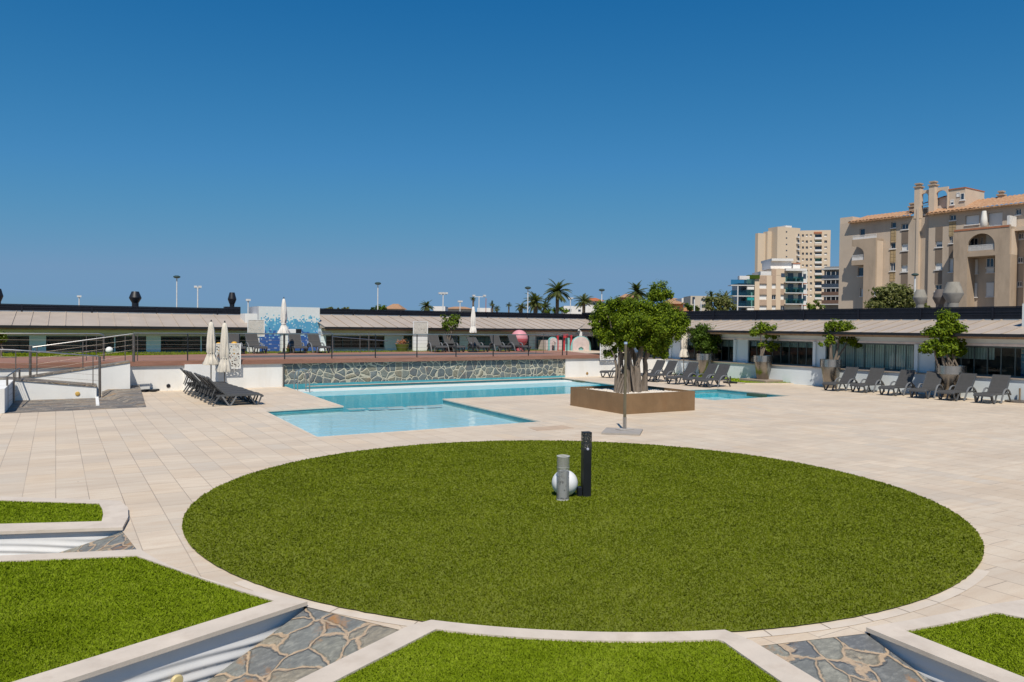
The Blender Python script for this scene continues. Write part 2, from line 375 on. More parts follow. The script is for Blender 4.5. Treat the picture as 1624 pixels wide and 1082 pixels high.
# fan beds in front: outer outlines
A_out = [(-3, 12.53), (-.82, 11.79), (.56, 11.31), (.66, 11.9), (.69, 12.5), (.61, 13.03), (.36, 13.22), (-.97, 14.16), (-3, 15.55)]
A_in = [(-2.8, 12.93), (-.85, 12.24), (.33, 11.79), (.36, 12.2), (.36, 12.55), (.33, 12.97), (-.97, 13.88), (-2.8, 15.12)]
def pix(*ps): return [xy(G(*p)) for p in ps]
B_out = arc(CC, 6.42, -176, -152, 10, 6.03)+[(1.98, 7.46), (.07, 6.69), (-3, 5.45), (-3, 11.30)]
B_in = [(.63, 9.86)]+pix((262, 905), (330, 929), (385, 947))+[(1.70, 7.63), (-.24, 6.87), (-2.8, 5.85), (-2.8, 11.06)]
C_out = [(2.61, 6.43)]+arc(CC, 5.90, -136, -110, 16)+[(5.11, 4.73), (5.0, 4.04), (4.62, 1.9), (-.6, 4.72), (1.57, 5.88)]
C_in = [(2.81, 6.25)]+arc(CC, 6.09, -134.2, -111.6, 16)+[(4.88, 4.84), (4.74, 4.18), (4.30, 2.1), (-.2, 4.65), (1.82, 5.74)]
D_out = [(6.26, 4.45)]+pix((1440, 993), (1509, 980), (1573, 967), (1632, 958))+[(8.42, 3.6), (8.95, 2.2), (6.15, 2.0), (6.21, 3.39)]
D_in = [(6.51, 4.23)]+pix((1510, 996))+[(7.72, 4.1), (7.82, 3.86), (8.4, 2.4), (6.41, 2.2), (6.46, 3.21)]
RING_OUT = [(.69, 10.10)]
pav = [(-4, 60), (-4, 16.3), (-3, 15.55), (-.97, 14.16), (.36, 13.22), (.61, 13.03), (.69, 12.5), (.66, 11.9), (.56, 11.31), (.69, 10.10)] + B_out[1:12] + C_out[:19] + D_out[:6] + [(8.95, 2.2), (8.95, -8), (48, -8), (48, 60)]
m = MB(); m.poly(pav, 0.0, [POOL]); struct(m.build('terrace_paving', MT))
# ring of long stones round the lawn
m = MB()
m.poly(arc(CC, CR+.13, -160, -70, 50)+arc(CC, CR-.05, -70, -160, 50), .004)
struct(m.build('ring_paving', M_RING))
# joints in the ring: thin recessed strips
m = MB()
for a in [-146, -137.5, -128, -119, -112.5, -106, -100, -95, -90, -85, -79]:
    c, s = math.cos(R(a)), math.sin(R(a)); L = .13 if a > -160 else .3; w = .0035
    p = [(CC[0]+c*r-s*k, CC[1]+s*r+c*k) for r, k in ((CR-.03, -w), (CR+L, -w), (CR+L, w), (CR-.03, w))]
    m.poly(p, .008)
struct(m.build('ring_joints', M('joint_mortar', (.32, .26, .20), .9)))
# ------------------------------------------------------------------ turf
def inside(px, py, poly):
    r = np.zeros(len(px), bool); n = len(poly); j = n-1
    for i in range(n):
        xi, yi = poly[i]; xj, yj = poly[j]
        c = ((yi > py) != (yj > py)) & (px < (xj-xi)*(py-yi)/(yj-yi+1e-12)+xi); r ^= c; j = i
    return r
def turf(name, poly, z, dens, mat, label, h=.020, spill=0):
    xs = [p[0] for p in poly]; ys = [p[1] for p in poly]
    n = int((max(xs)-min(xs))*(max(ys)-min(ys))*dens)
    x = RNG.uniform(min(xs), max(xs), n); y = RNG.uniform(min(ys), max(ys), n)
    k = inside(x, y, poly); x, y = x[k], y[k]; n = len(x)
    # thinner with distance, matching what can be resolved
    d = np.hypot(x, y); keep = RNG.uniform(0, 1, n) < np.clip((7.5/np.maximum(d, 4))**1.2, .16, 1); x, y = x[keep], y[keep]; d = d[keep]; n = len(x)
    hh = RNG.uniform(.6, 1.3, n)*h; a = RNG.uniform(0, 6.283, n); w = RNG.uniform(.004, .008, n)*np.clip(d/6.5, 1, 2.5)
    lx = RNG.normal(0, .6, n)*hh; ly = RNG.normal(0, .6, n)*hh
    v = np.zeros((n, 3, 3)); v[:, 0] = np.c_[x-np.cos(a)*w, y-np.sin(a)*w, np.full(n, z)]; v[:, 1] = np.c_[x+np.cos(a)*w, y+np.sin(a)*w, np.full(n, z)]
    v[:, 2] = np.c_[x+lx, y+ly, z+hh]
    base = tessellate_polygon([[Vector((p[0], p[1], 0)) for p in poly]])
    nb = len(poly)
    bv = np.array([(p[0], p[1], z) for p in poly]); bf = []
    for t in base:
        A, B_, D = (Vector((*poly[i], 0)) for i in t)
        bf.append(t if (B_-A).cross(D-A).z > 0 else (t[0], t[2], t[1]))
    me = bpy.data.meshes.new(name); V = np.concatenate([bv, v.reshape(-1, 3)]); Fc = np.concatenate([np.array(bf), np.arange(n*3).reshape(-1, 3)+nb])
    me.vertices.add(len(V)); me.vertices.foreach_set('co', V.ravel()); me.loops.add(Fc.size); me.loops.foreach_set('vertex_index', Fc.ravel().astype(np.int32))
    me.polygons.add(len(Fc)); me.polygons.foreach_set('loop_start', np.arange(len(Fc), dtype=np.int32)*3); me.update(calc_edges=True); me.validate()
    me.materials.append(mat); o = bpy.data.objects.new(name, me); C.objects.link(o)
    return tag(o, label, 'lawn', kind='stuff')
turf('round_lawn', [(CC[0]+(CR+.012*noise.noise(Vector((a_*.9, 0, 0)))+.006*noise.noise(Vector((a_*3.1, 5, 0))))*math.cos(R(a_)), CC[1]+(CR+.012*noise.noise(Vector((a_*.9, 0, 0)))+.006*noise.noise(Vector((a_*3.1, 5, 0))))*math.sin(R(a_))) for a_ in range(360)], .018, 4200, M_TURF, 'large round lawn of olive green artificial turf in the middle of the terrace')
turf('fan_lawn', A_in, .037, 8000, M_TURFN, 'small strip of bright turf in the kerbed bed at the left edge', .018)
turf('fan_lawn', B_in, .037, 8000, M_TURFN, 'wide bright turf bed filling the lower left corner behind a pale kerb', .018)
turf('fan_lawn', C_in, .037, 8000, M_TURFN, 'bright turf bed at the bottom centre below the round lawn', .018)
turf('fan_lawn', D_in, .037, 8000, M_TURFN, 'small bright turf bed in the lower right corner', .018)
# ------------------------------------------------------------------ raised kerbs with side walls
def bed(outer, inner, walls, label, z1=.056, wave_on=()):
    t = thing('planting_bed', label, 'raised bed', (sum(p[0] for p in outer)/len(outer), sum(p[1] for p in outer)/len(outer), 0), 'kerbed turf beds fanning out from the round lawn')
    k = MB(); k.prism(outer, .016, z1, [inner], bottom=True); k.build('kerb', M_KERB, t, bev=.008)
    b = MB(); ci = Vector((sum(p[0] for p in outer)/len(outer), sum(p[1] for p in outer)/len(outer))); b.prism([tuple(ci+(Vector(p)-ci)*1.0-(Vector(p)-ci).normalized()*.15) for p in outer], -1.5, .015); b.build('bed_base', M_KERB, t)
    for i, (p, q, wv) in enumerate(walls):
        w = MB(); P0, P1 = Vector((*p, 0)), Vector((*q, 0)); tt = (P1-P0).normalized(); L = (P1-P0).length
        nn = Vector((tt.y, -tt.x, 0)); cen = Vector((*t.location.xy, 0))
        if nn.dot(cen-P0) > 0: nn = -nn
        nu, nz = int(L/.03), 110
        vs = []; fs = []
        for iu in range(nu+1):
            for iz in range(nz+1):
                u = L*iu/nu; z = .014-1.4*iz/nz
                d = -.052
                if wv:
                    ph = (z*10.5 + 1.3*math.sin(u*1.5+.5)+ .5*math.sin(u*2.7+1.9))
                    d += (.0062*math.sin(ph*6.283)+.0012*math.sin(ph*12.566))*min(1, max(0, (-z-.06)/.12))-.004
                vs.append(P0+tt*u+nn*d+Vector((0, 0, z)))
        for iu in range(nu):
            for iz in range(nz):
                a = iu*(nz+1)+iz; fs.append((a, a+nz+1, a+nz+2, a+1))
        w.add(vs, fs); w.build('side_wall', M_WAVE, t, smooth=50)
    return t
bed(A_out, A_in, [((.56, 11.31), (-3, 12.53), True)], 'far left turf bed with pale kerb and wavy white side wall')
bed(B_out, B_in, [((1.98, 7.46), (-3, 5.45), True), ((.69, 10.10), (-3, 11.30), False)], 'largest turf bed with pale kerb, lower left, beside the flagstone channel')
bed(C_out, C_in, [((2.61, 6.43), (-.6, 4.72), False), ((5.11, 4.73), (4.62, 1.9), False)], 'bottom centre turf bed with pale kerb, between two flagstone channels')
bed(D_out, D_in, [((6.26, 4.45), (6.15, 2.0), True)], 'lower right turf bed with pale kerb and grey side wall')
# sloping flagstone channels
m = MB(); m.quad((.56, 11.31, -.003), (.69, 10.10, -.003), (-3, 11.32, -1.20), (-3, 12.56, -1.20)); m.build('channel_paving', M_SLATE)
struct(bpy.data.objects['channel_paving'])
m = MB(); m.quad((1.98, 7.46, -.003), (2.61, 6.43, -.003), (-.75, 4.62, -1.33), (-1.6, 5.99, -1.30)); struct(m.build('channel_paving', M_SLATE))
m = MB(); m.quad((5.11, 4.73, -.003), (6.26, 4.45, -.003), (6.2, 1.9, -.73), (4.6, 1.8, -.73)); struct(m.build('channel_paving', M_SLATE))
# round lamp low on the wavy wall
t = thing('wall_light', 'round cream light low on the wavy wall at the bottom left', 'wall light', G(276, 1081, -.45), 'round lights on the walls')
wp = Pl((1.98, 7.46), (-1.91, -.77)); u, z = wp.uz(278, 1079)
m = MB(); m.lathe((0, 0, 0), [(.0, 0), (.05, 0), (.055, .02), (.045, .035), (0, .04)], 20)
Mx = Matrix.Translation(wp.pt(u, .01, z)) @ wp.n.to_track_quat('Z', 'Y').to_matrix().to_4x4()
m.v = [Mx @ v for v in m.v]; m.build('lens', M('cream_plastic', (.62, .50, .25), .5), t, smooth=40)
# ------------------------------------------------------------------ pool
WZ = -.10
m = MB(); m.poly(POOL, WZ); struct(m.build('pool_water', M_WATER))
b = MB()
n = len(POOL)
for i in range(n):
    a, c = POOL[i], POOL[(i+1) % n]
    mi = 0
    b.quad((*a, -.2), (*c, -.2), (*c, -1.7), (*a, -1.7), 2 if 2 <= i <= 9 else 0)
    b.quad((*a, -.035), (*c, -.035), (*c, -.2), (*a, -.2), 1)
b.poly(POOL[0:3]+POOL[10:12], -.20, mi=0)
b.quad((7.93, 25.5, -.20), (12.12, 26.55, -.20), (12.12, 26.55, -1.7), (7.93, 25.5, -1.7), 2)
b.poly(POOL, -.9, mi=2)
b.poly([POOL[4], POOL[5], POOL[6], POOL[7], (21.46, 26.3)], -.4, mi=0)
struct(b.build('pool_basin', [M_POOL, M_POOLE, M_POOLD]))
# underwater ledges along the stone wall
def wl(x, off): return (x, 34.12+(x-2.3)*.0625-off)
b = MB()
b.prism([wl(8.2, 2.1), wl(23.0, 2.1), wl(23.1, .6), wl(8.2, .6)], -.6, -.086, mi=0, mside=2)
b.prism([wl(8.2, 4.1), wl(22.9, 4.1), wl(23.0, 2.1), wl(8.2, 2.1)], -.9, -.0935, mi=1, mside=2)
struct(b.build('pool_ledge', [M_LEDGE, M('pool_step', (.34, .58, .61), .35), M_POOLD]))
m = MB()
for px in (565, 597, 627, 659, 689):
    g = G(px, 648-(px-565)*.04, WZ); m.box(g.x-.3, g.x+.3, g.y-.14, g.y+.14, -.118, -.106)
struct(m.build('divider_slabs', M_LEDGE))
# coping: a thin stone lip that overhangs the water
cen = Vector((14, 26))
cop = MB()
for i in range(n):
    a, c = Vector(POOL[i]), Vector(POOL[(i+1) % n])
    t2 = (c-a).normalized(); nn = Vector((t2.y, -t2.x))      # outward for CCW
    p = [a-nn*.025, c-nn*.025, c+nn*.02, a+nn*.02]
    cop.prism([(q.x, q.y) for q in p], -.036, .0035, bottom=True)
struct(cop.build('pool_coping', M_RING))
for px, py in ((915, 604.5), (1197, 625)):
    g = G(px, py, -.04); m = MB(); m.box(g.x-.02, g.x+.25, g.y-.45, g.y+.45, -.16, -.034)
    tag(m.build('pool_skimmer', M('skimmer_green', (.05, .085, .05), .5), loc=g, bev=.008), 'dark green skimmer opening under the pool edge '+('right of the stone wall' if px < 1000 else 'of the small right hand pool'), 'pool skimmer', 'dark skimmers at the pool edges')
# ladder
t = thing('pool_ladder', 'steel pool ladder with two upright rails at the left end of the stone wall', 'pool ladder', G(469, 613))
for px, py, top in ((466.5, 617.5, 587), (472, 619.5, 585)):
    g = G(px, py); zt = H-(H)*(top-(510.5+.011*px))/(py-(510.5+.011*px)); zt = min(max(zt, .8), 1.1)
    m = MB(); m.tube([(g.x+.5, g.y, -.6), (g.x+.5, g.y, zt-.25), (g.x+.42, g.y, zt-.06), (g.x+.25, g.y, zt), (g.x+.08, g.y, zt-.06), (g.x, g.y, zt-.25), (g.x, g.y, .0)], .022, 8); m.build('rail', M_STEEL, t, smooth=40)
m = MB(); g = G(469, 618.5)
for z in (-.15, -.45): MB().box(g.x+.44, g.x+.56, g.y-.25, g.y+.25, z-.015, z+.015).build('step', M_STEEL, t)
# ------------------------------------------------------------------ retaining wall + deck
RW = Pl((2.3, 34.12), (1, .0625))          # long wall line below the deck
def wthing(name, label, cat, group=None): return thing(name, label, cat, RW.pt(10, 0, 0), group)
def rbox(u0, u1, w0, w1, z0, z1, mb=None, mi=0): mb = mb or MB(); return mb.box(u0, u1, w0, w1, z0, z1, RW, mi)
uS0, uS1 = RW.u(450, 595), RW.u(897, 585); uR = RW.u(950, 575)
tag(rbox(-8, uS0, -.35, 0, -.3, 1.02).build('retaining_wall', M_WHITE), 'white rendered retaining wall under the deck, left of the stone wall', 'wall')
tag(rbox(uS0, uS1, -.35, -.06, -.5, 1.02).build('rubble_stone_wall', M_STWALL), 'crazy stone wall of grey flagstones with cream joints behind the pool', 'wall')
tag(rbox(uS1, uR, -.35, 0, -.3, 1.02).build('retaining_wall', M_WHITE), 'short white retaining wall right of the stone wall', 'wall')
struct(rbox(uS0+.01, uS1-.01, -.0585, -.045, -.3, .10).build('waterline_tiles', M('waterline_teal', (.08, .36, .42), .25, var=.15, scale=6)))
tag(rbox(uS0-.05, uS0, .0, .05, -.1, 1.0).build('corner_trim', M_STEELD), 'narrow dark metal trim at the left end of the stone wall', 'trim')
uRR = 31.9-2.0
tag(rbox(uR, uRR, -.35, -.02, -.3, .88).build('retaining_wall', M_WHITE), 'white retaining wall behind the middle sun loungers', 'wall')
deck = thing('timber_deck', 'raised terrace deck with brown boards and fascia above the pool', 'deck', RW.pt(10, 0, 1.0))
md_ = MB(); md_.prism([xy(RW.pt(-8, .05, 0)), xy(RW.pt(uR, .05, 0)), (uR+4.6, 43.1), (20, 43.0), (8.2, 41.6), (-.4, 39.6), (-8, 38.5)], 1.16, 1.215); md_.build('deck_boards', M_DECK, deck)
rbox(-8, uR+.02, .02, .085, 1.025, 1.1585).build('fascia', M_FASC, deck)
rbox(RW.u(385, 565), uR-1.6, -4.3, -2.1, 1.2, 1.221).build('dark_strip', M('strip_grey', (.10, .095, .09), .6), deck)  # thin dark grey band lying on top of the boards
m = MB(); m.poly([xy(RW.pt(-8, -2.5, 0)), xy(RW.pt(uR+6, -2.5, 0)), (32.2, 44.6), (-8, 44.6)], 1.2); struct(m.build('upper_terrace', MT))
turf('deck_lawn', [(-7.5, 38.6), (-.4, 39.62), (8.2, 41.62), (20, 43.02), (29, 43.2), (29, 44.3), (-7.5, 44.3)], 1.218, 500, M_TURF, 'strip of grass on the upper terrace behind the deck', .07)
# white wall offsets near the pair of umbrellas
tag(rbox(RW.u(292, 600), RW.u(345, 600), .0, .16, 0, 1.06).build('wall_panel', M_WHITE2), 'raised white wall panel behind the stacked loungers', 'wall panel')
# perforated screens
M_PERF = m_perf('perforated_white', (.70, .67, .60), (.1, .1, .1), 13, .40)
M_PERFB = m_perf('perforated_fine', (.66, .62, .55), (.1, .1, .1), 17, .27)
def screen(name, px0, py0, px1, py1, pl, w, label, base=None, mat=None):
    u0, u1, z0, z1 = pl.rect(px0, py0, px1, py1, w)
    t = thing(name, label, 'screen', pl.pt((u0+u1)/2, w, z0), 'white perforated screens')
    MB().box(u0, u1, w, w+.012, z0, z1, pl).build('perforated_sheet', mat or M_PERF, t)
    f = MB()
    for a, b_ in ((u0-.02, u0+.02), (u1-.02, u1+.02)): f.box(a, b_, w-.01, w+.024, z0-(base or 0), z1, pl)
    f.box(u0+.02, u1-.02, w-.01, w+.024, z0, z0+.03, pl); f.box(u0+.02, u1-.02, w-.01, w+.024, z1-.03, z1, pl)
    f.build('frame', M_WHITE2, t); return t
screen('perforated_screen', 342, 545, 381, 585, RW, .2, 'white perforated screen behind the two cream parasols')
screen('perforated_screen', 952, 540, 979, 571, RW, .12, 'white perforated screen half hidden behind the bonsai trunk')
for px, py in ((347, 547), (371.5, 545.5)):
    u, z = RW.uz(px, py, -.6); c = RW.pt(u, -.6, z)
    m = MB(); m.lathe((c.x, c.y, c.z), [(.0, .11), (.07, .095), (.12, .05), (.135, 0), (.12, -.05), (0, -.06)], 16)
    m.tube([(c.x, c.y, c.z-.05), (c.x, c.y, 1.21)], .03, 8, 0)
    tag(m.build('deck_lamp', M('yellow_lamp', (.60, .33, .04), .4), loc=c, smooth=50), 'yellow domed lamp peeping over the perforated screen, '+('left one' if px < 360 else 'right one'), 'lamp', 'yellow domed lamps')
# ------------------------------------------------------------------ ramp with slate paving (left)
m = MB()
zb = .26
m.add([(-1.9, 27.4, .006), (2.06, 27.72, .006), (2.28, 34.1, zb), (.95, 34.0, zb), (.9, 31.75, .01), (-1.75, 31.7, .01)], [(0, 1, 2, 3, 4, 5)])
m.build('slate_landing', M_SLATE2); struct(bpy.data.objects['slate_landing'])
ramp_t = thing('access_ramp', 'white walled switchback ramp with slate paving climbing to the deck at the left', 'ramp', (0, 32.5, 0))
y0, y1, y2 = 31.72, 32.95, 34.1
pn, pf = Pl((0, y0), (1, 0)), Pl((0, y1), (1, 0))
xr, zr = pn.uz(153, 612.7); xl, zl = pn.uz(37, 603.5)
sl = (zl-zr)/(xl-xr)
zfar = zl+sl*(-4-xl)
def wedge(x0, x1, ya, yb, zt0, zt1, mat, name, par, zb=-.1):
    m = MB(); v = [(x0, ya, zb), (x1, ya, zb), (x1, ya, zt1), (x0, ya, zt0), (x0, yb, zb), (x1, yb, zb), (x1, yb, zt1), (x0, yb, zt0)]
    m.add(v, [(0, 1, 2, 3), (5, 4, 7, 6), (1, 5, 6, 2), (4, 0, 3, 7), (3, 2, 6, 7), (0, 4, 5, 1)]); return m.build(name, mat, par)
wedge(-4, xr, y0, y0+.14, zfar, zr, M_WHITE, 'front_wall', ramp_t)
wedge(-4, xr+.0, y0-.004, y0+1.22, zfar+.018, zr+.018, M_SLATE2, 'lower_flight', ramp_t, .02) if False else None
m = MB(); m.add([(-4, y0-.03, zfar+.015), (xr+.02, y0-.03, zr+.015), (xr+.02, y1, zr+.015), (-4, y1, zfar+.015), (-4, y0-.03, zfar-.03), (xr+.02, y0-.03, zr-.03)], [(0, 1, 2, 3), (4, 5, 1, 0)]); m.build('lower_flight', M_SLATE2, ramp_t)
x2, z2 = pf.uz(206.4, 574); x3, z3 = pf.uz(43, 598.4); sl2 = (z2-z3)/(x2-x3)
wedge(x3-3, x2, y1, y1+.14, z3-3*sl2, z2, M_WHITE, 'upper_wall', ramp_t)
m = MB(); m.add([(x3-3, y1-.03, z3-3*sl2+.015), (x2, y1-.03, z2+.015), (x2, y2, z2+.015), (x3-3, y2, z3-3*sl2+.015), (x3-3, y1-.03, z3-3*sl2-.03), (x2, y1-.03, z2-.03)], [(0, 1, 2, 3), (4, 5, 1, 0)]); m.build('upper_flight', M_SLATE2, ramp_t)
MB().box(x2-.14, x2, y1+.14, y2, -.1, z2-.02).build('end_wall', M_WHITE, ramp_t)
c0, c1 = G(154, 629), G(155.5, 644)
MB().prism([(c0.x-.06, c0.y), (c0.x+.04, c0.y), (c1.x+.04, c1.y), (c1.x-.06, c1.y)], -.1, .05).build('kerb', M_WHITE, ramp_t)
gl = G(8.5, 656); 
MB().prism([(-2.6, 27.2), (gl.x-.02, gl.y), (-1.78, 31.6), (-2.6, 31.6)], -.1, .74).build('side_wall', M_WHITE, ramp_t)
# yellow round light on ramp wall and white wall
for (px, py, pl, lab) in ((123, 624.5, pn, 'round yellow light set in the white ramp wall'), (931, 592.3, RW, 'round brown light low on the white wall left of the bonsai'), (267, 612, RW, 'round black pipe hole in the white wall behind the stacked loungers')):
    u, z = pl.uz(px, py); m = MB(); m.lathe((0, 0, 0), [(0, .0), (.075, 0), (.078, .02), (.06, .03), (0, .03)], 18)
    Mx = Matrix.Translation(pl.pt(u, .0, z)) @ pl.n.to_track_quat('Z', 'Y').to_matrix().to_4x4(); m.v = [Mx @ v for v in m.v]
    blk = px == 267
    tag(m.build('wall_outlet' if blk else 'wall_light', M_BLACK if blk else M('amber_lens', (.58, .37, .10) if px < 900 else (.33, .2, .07), .4), loc=pl.pt(u, 0, z), smooth=40), lab, 'outlet' if blk else 'wall light', None if blk else 'round lights on the walls')
# rails
def railing(name, label, rails, posts, cables=(), r=.024, mat=None, group=None):
    loc = posts[0][0]; t = thing(name, label, 'railing', loc, group)
    for pts in rails: MB().tube(pts, r, 10).build('handrail', M_STEEL, t, smooth=40)
    for a, b_, w in posts:
        MB().tube([a, b_], w, 8).build('post', mat or M_STEELD, t, smooth=40)
    if cables:
        c = MB()
        for a, b_ in cables: c.tube([a, b_], .004, 5)
        c.build('cables', M_STEELD, t)
    return t
def on(pl, px, py, w=0): u, z = pl.uz(px, py, w); return pl.pt(u, w, z)
a, b_ = on(pf, 52, 551), on(pf, 207, 530)
railing('ramp_railing', 'bright steel handrail sloping up the far flight of the ramp', [[a, b_, on(pf, 211.5, 530)]],
        [(on(pf, 48, 597), on(pf, 48, 549), .045), (on(pf, 212, 574), on(pf, 212, 530), .05), (on(pf, 58.5, 595), on(pf, 58.5, 550), .018), (on(pf, 131.5, 585), on(pf, 131.5, 541), .018)],
        [(on(pf, 58, 560+i*9), on(pf, 211, 539+i*8)) for i in range(4)], group='ramp and deck railings')
railing('ramp_railing', 'steel handrail sloping down the near flight of the ramp to a tall post', [[on(pn, -20, 554), on(pn, 20, 555), on(pn, 155, 565), on(pn, 158, 566.5)]],
        [(on(pn, 158.5, 629), on(pn, 158, 565.5), .045), (on(pn, 147.5, 611), on(pn, 147.5, 565), .016), (on(pn, 25, 603), on(pn, 25, 555.5), .016)],
        [(on(pn, 0, 566+i*9), on(pn, 157, 577+i*9)) for i in range(4)], group='ramp and deck railings')
pd = Pl((0, 34.3), (1, .0))
railing('deck_railing', 'horizontal steel handrail on the deck edge at the far left', [[on(pd, -20, 529), on(pd, 158, 529.5), on(pd, 162.5, 530.5), on(pd, 164.5, 533.5)]],
        [(on(pd, 164.5, 572), on(pd, 164.5, 532), .035), (on(pd, 153, 571), on(pd, 153, 533), .015), (on(pd, 137, 572), on(pd, 137, 531), .015), (on(pd, 198.5, 573.5), on(pd, 198.5, 533), .018), (on(pd, 218, 573), on(pd, 218, 531), .018)],
        [(on(pd, 0, 539+i*9), on(pd, 164, 540+i*8.5)) for i in range(4)], group='ramp and deck railings')
q = [G(11.5, 649.5), G(22, 640), G(31, 633.5)]
tp = [Vector((p.x, p.y, H-(p-Vector((0, 0, 0))).xy.length*0)) for p in q]
zt = []
for (px, py), g in zip(((11, 597), (21.5, 590.5), (31, 584.5)), q):
    r_ = ray(px, py); k = math.hypot(g.x, g.y)/math.hypot(r_.x, r_.y); zt.append(Vector((g.x, g.y, H+r_.z*k)))
zt_l = zt[0]+Vector((-1.2, -.1, -.01))
railing('ramp_railing', 'short steel rail with three posts along the side wall at the left edge', [[zt_l, zt[0], zt[2]], [zt[2], zt[2]+Vector((0, 0, -.05))]],
        [(q[i], zt[i], .03) for i in range(3)], [(q[0]+(zt[0]-q[0])*f, q[2]+(zt[2]-q[2])*f) for f in (.2, .38, .56, .74)], group='ramp and deck railings')
# long balustrade on the deck edge
wq = -.05
t = thing('deck_railing', 'long dark railing with thin posts along the deck edge above the pool', 'railing', RW.pt(10, 0, 1.2), 'ramp and deck railings')
zT = RW.z(660, 530.5); 
MB().tube([RW.pt(RW.u(212, 530), wq, zT+.0), RW.pt(RW.u(900, 530), wq, zT)], .025, 8).build('handrail', M('rail_grey', (.19, .22, .22), .35, .6), t, smooth=40)
c = MB()
for i in range(5): c.tube([RW.pt(RW.u(212, 530), wq, 1.36+i*.17), RW.pt(RW.u(900, 530), wq, 1.36+i*.17)], .004, 5)
c.build('cables', M_STEELD, t)
for px in (298, 380, 452, 527, 596, 662, 724, 783, 839, 893, 900):
    u = RW.u(px, 550); MB().box(u-.02, u+.02, wq-.02, wq+.02, 1.16, zT, RW).build('post', M_DARK, t)
# a second, farther rail round the steps
pd2 = Pl((0, 36.8), (1, .06))
railing('deck_railing', 'thin white rail on the upper terrace right of the mosaic wall', [[on(pd2, 505, 527), on(pd2, 524, 527), on(pd2, 527.5, 530), on(pd2, 528, 560)], [on(pd2, 527, 534), on(pd2, 615, 541)]],
        [(on(pd2, 571, 560), on(pd2, 571, 530), .02), (on(pd2, 585, 558), on(pd2, 585, 527), .025), (on(pd2, 850, 563), on(pd2, 850, 529), .014), (on(pd2, 862, 562), on(pd2, 862, 529), .014)], group='ramp and deck railings', r=.02)
# ================================================================== PAVILIONS
def holed(mb, pl, u0, u1, z0, z1, w, holes, depth, mi=0):
    """wall face with rectangular openings and their reveals"""
    us = sorted({u0, u1, *[h[0] for h in holes], *[h[1] for h in holes]}); zs = sorted({z0, z1, *[h[2] for h in holes], *[h[3] for h in holes]})
    us = [u for u in us if u0 <= u <= u1]; zs = [z for z in zs if z0 <= z <= z1]
    for a, b in zip(us, us[1:]):
        for c, d in zip(zs, zs[1:]):
            mu, mz = (a+b)/2, (c+d)/2
            if any(h[0] < mu < h[1] and h[2] < mz < h[3] for h in holes): continue
            mb.quad(pl.pt(a, w, c), pl.pt(b, w, c), pl.pt(b, w, d), pl.pt(a, w, d), mi)
    for h in holes:
        a, b, c, d = h[:4]; e = w-depth
        mb.quad(pl.pt(a, w, c), pl.pt(b, w, c), pl.pt(b, e, c), pl.pt(a, e, c), mi); mb.quad(pl.pt(a, w, d), pl.pt(b, w, d), pl.pt(b, e, d), pl.pt(a, e, d), mi)
        mb.quad(pl.pt(a, w, c), pl.pt(a, w, d), pl.pt(a, e, d), pl.pt(a, e, c), mi); mb.quad(pl.pt(b, w, c), pl.pt(b, w, d), pl.pt(b, e, d), pl.pt(b, e, c), mi)
M_FRAME = M('window_frame', (.10, .13, .13), .4, .3, var=.1)
M_GUT = M('black_gutter', (.018, .019, .022), .5, .2, var=.2)
M_SCR = M('black_slats', (.010, .011, .018), .4, .1, var=.3)
M_SILL = M('sill_stone', (.42, .34, .27), .7, var=.12)
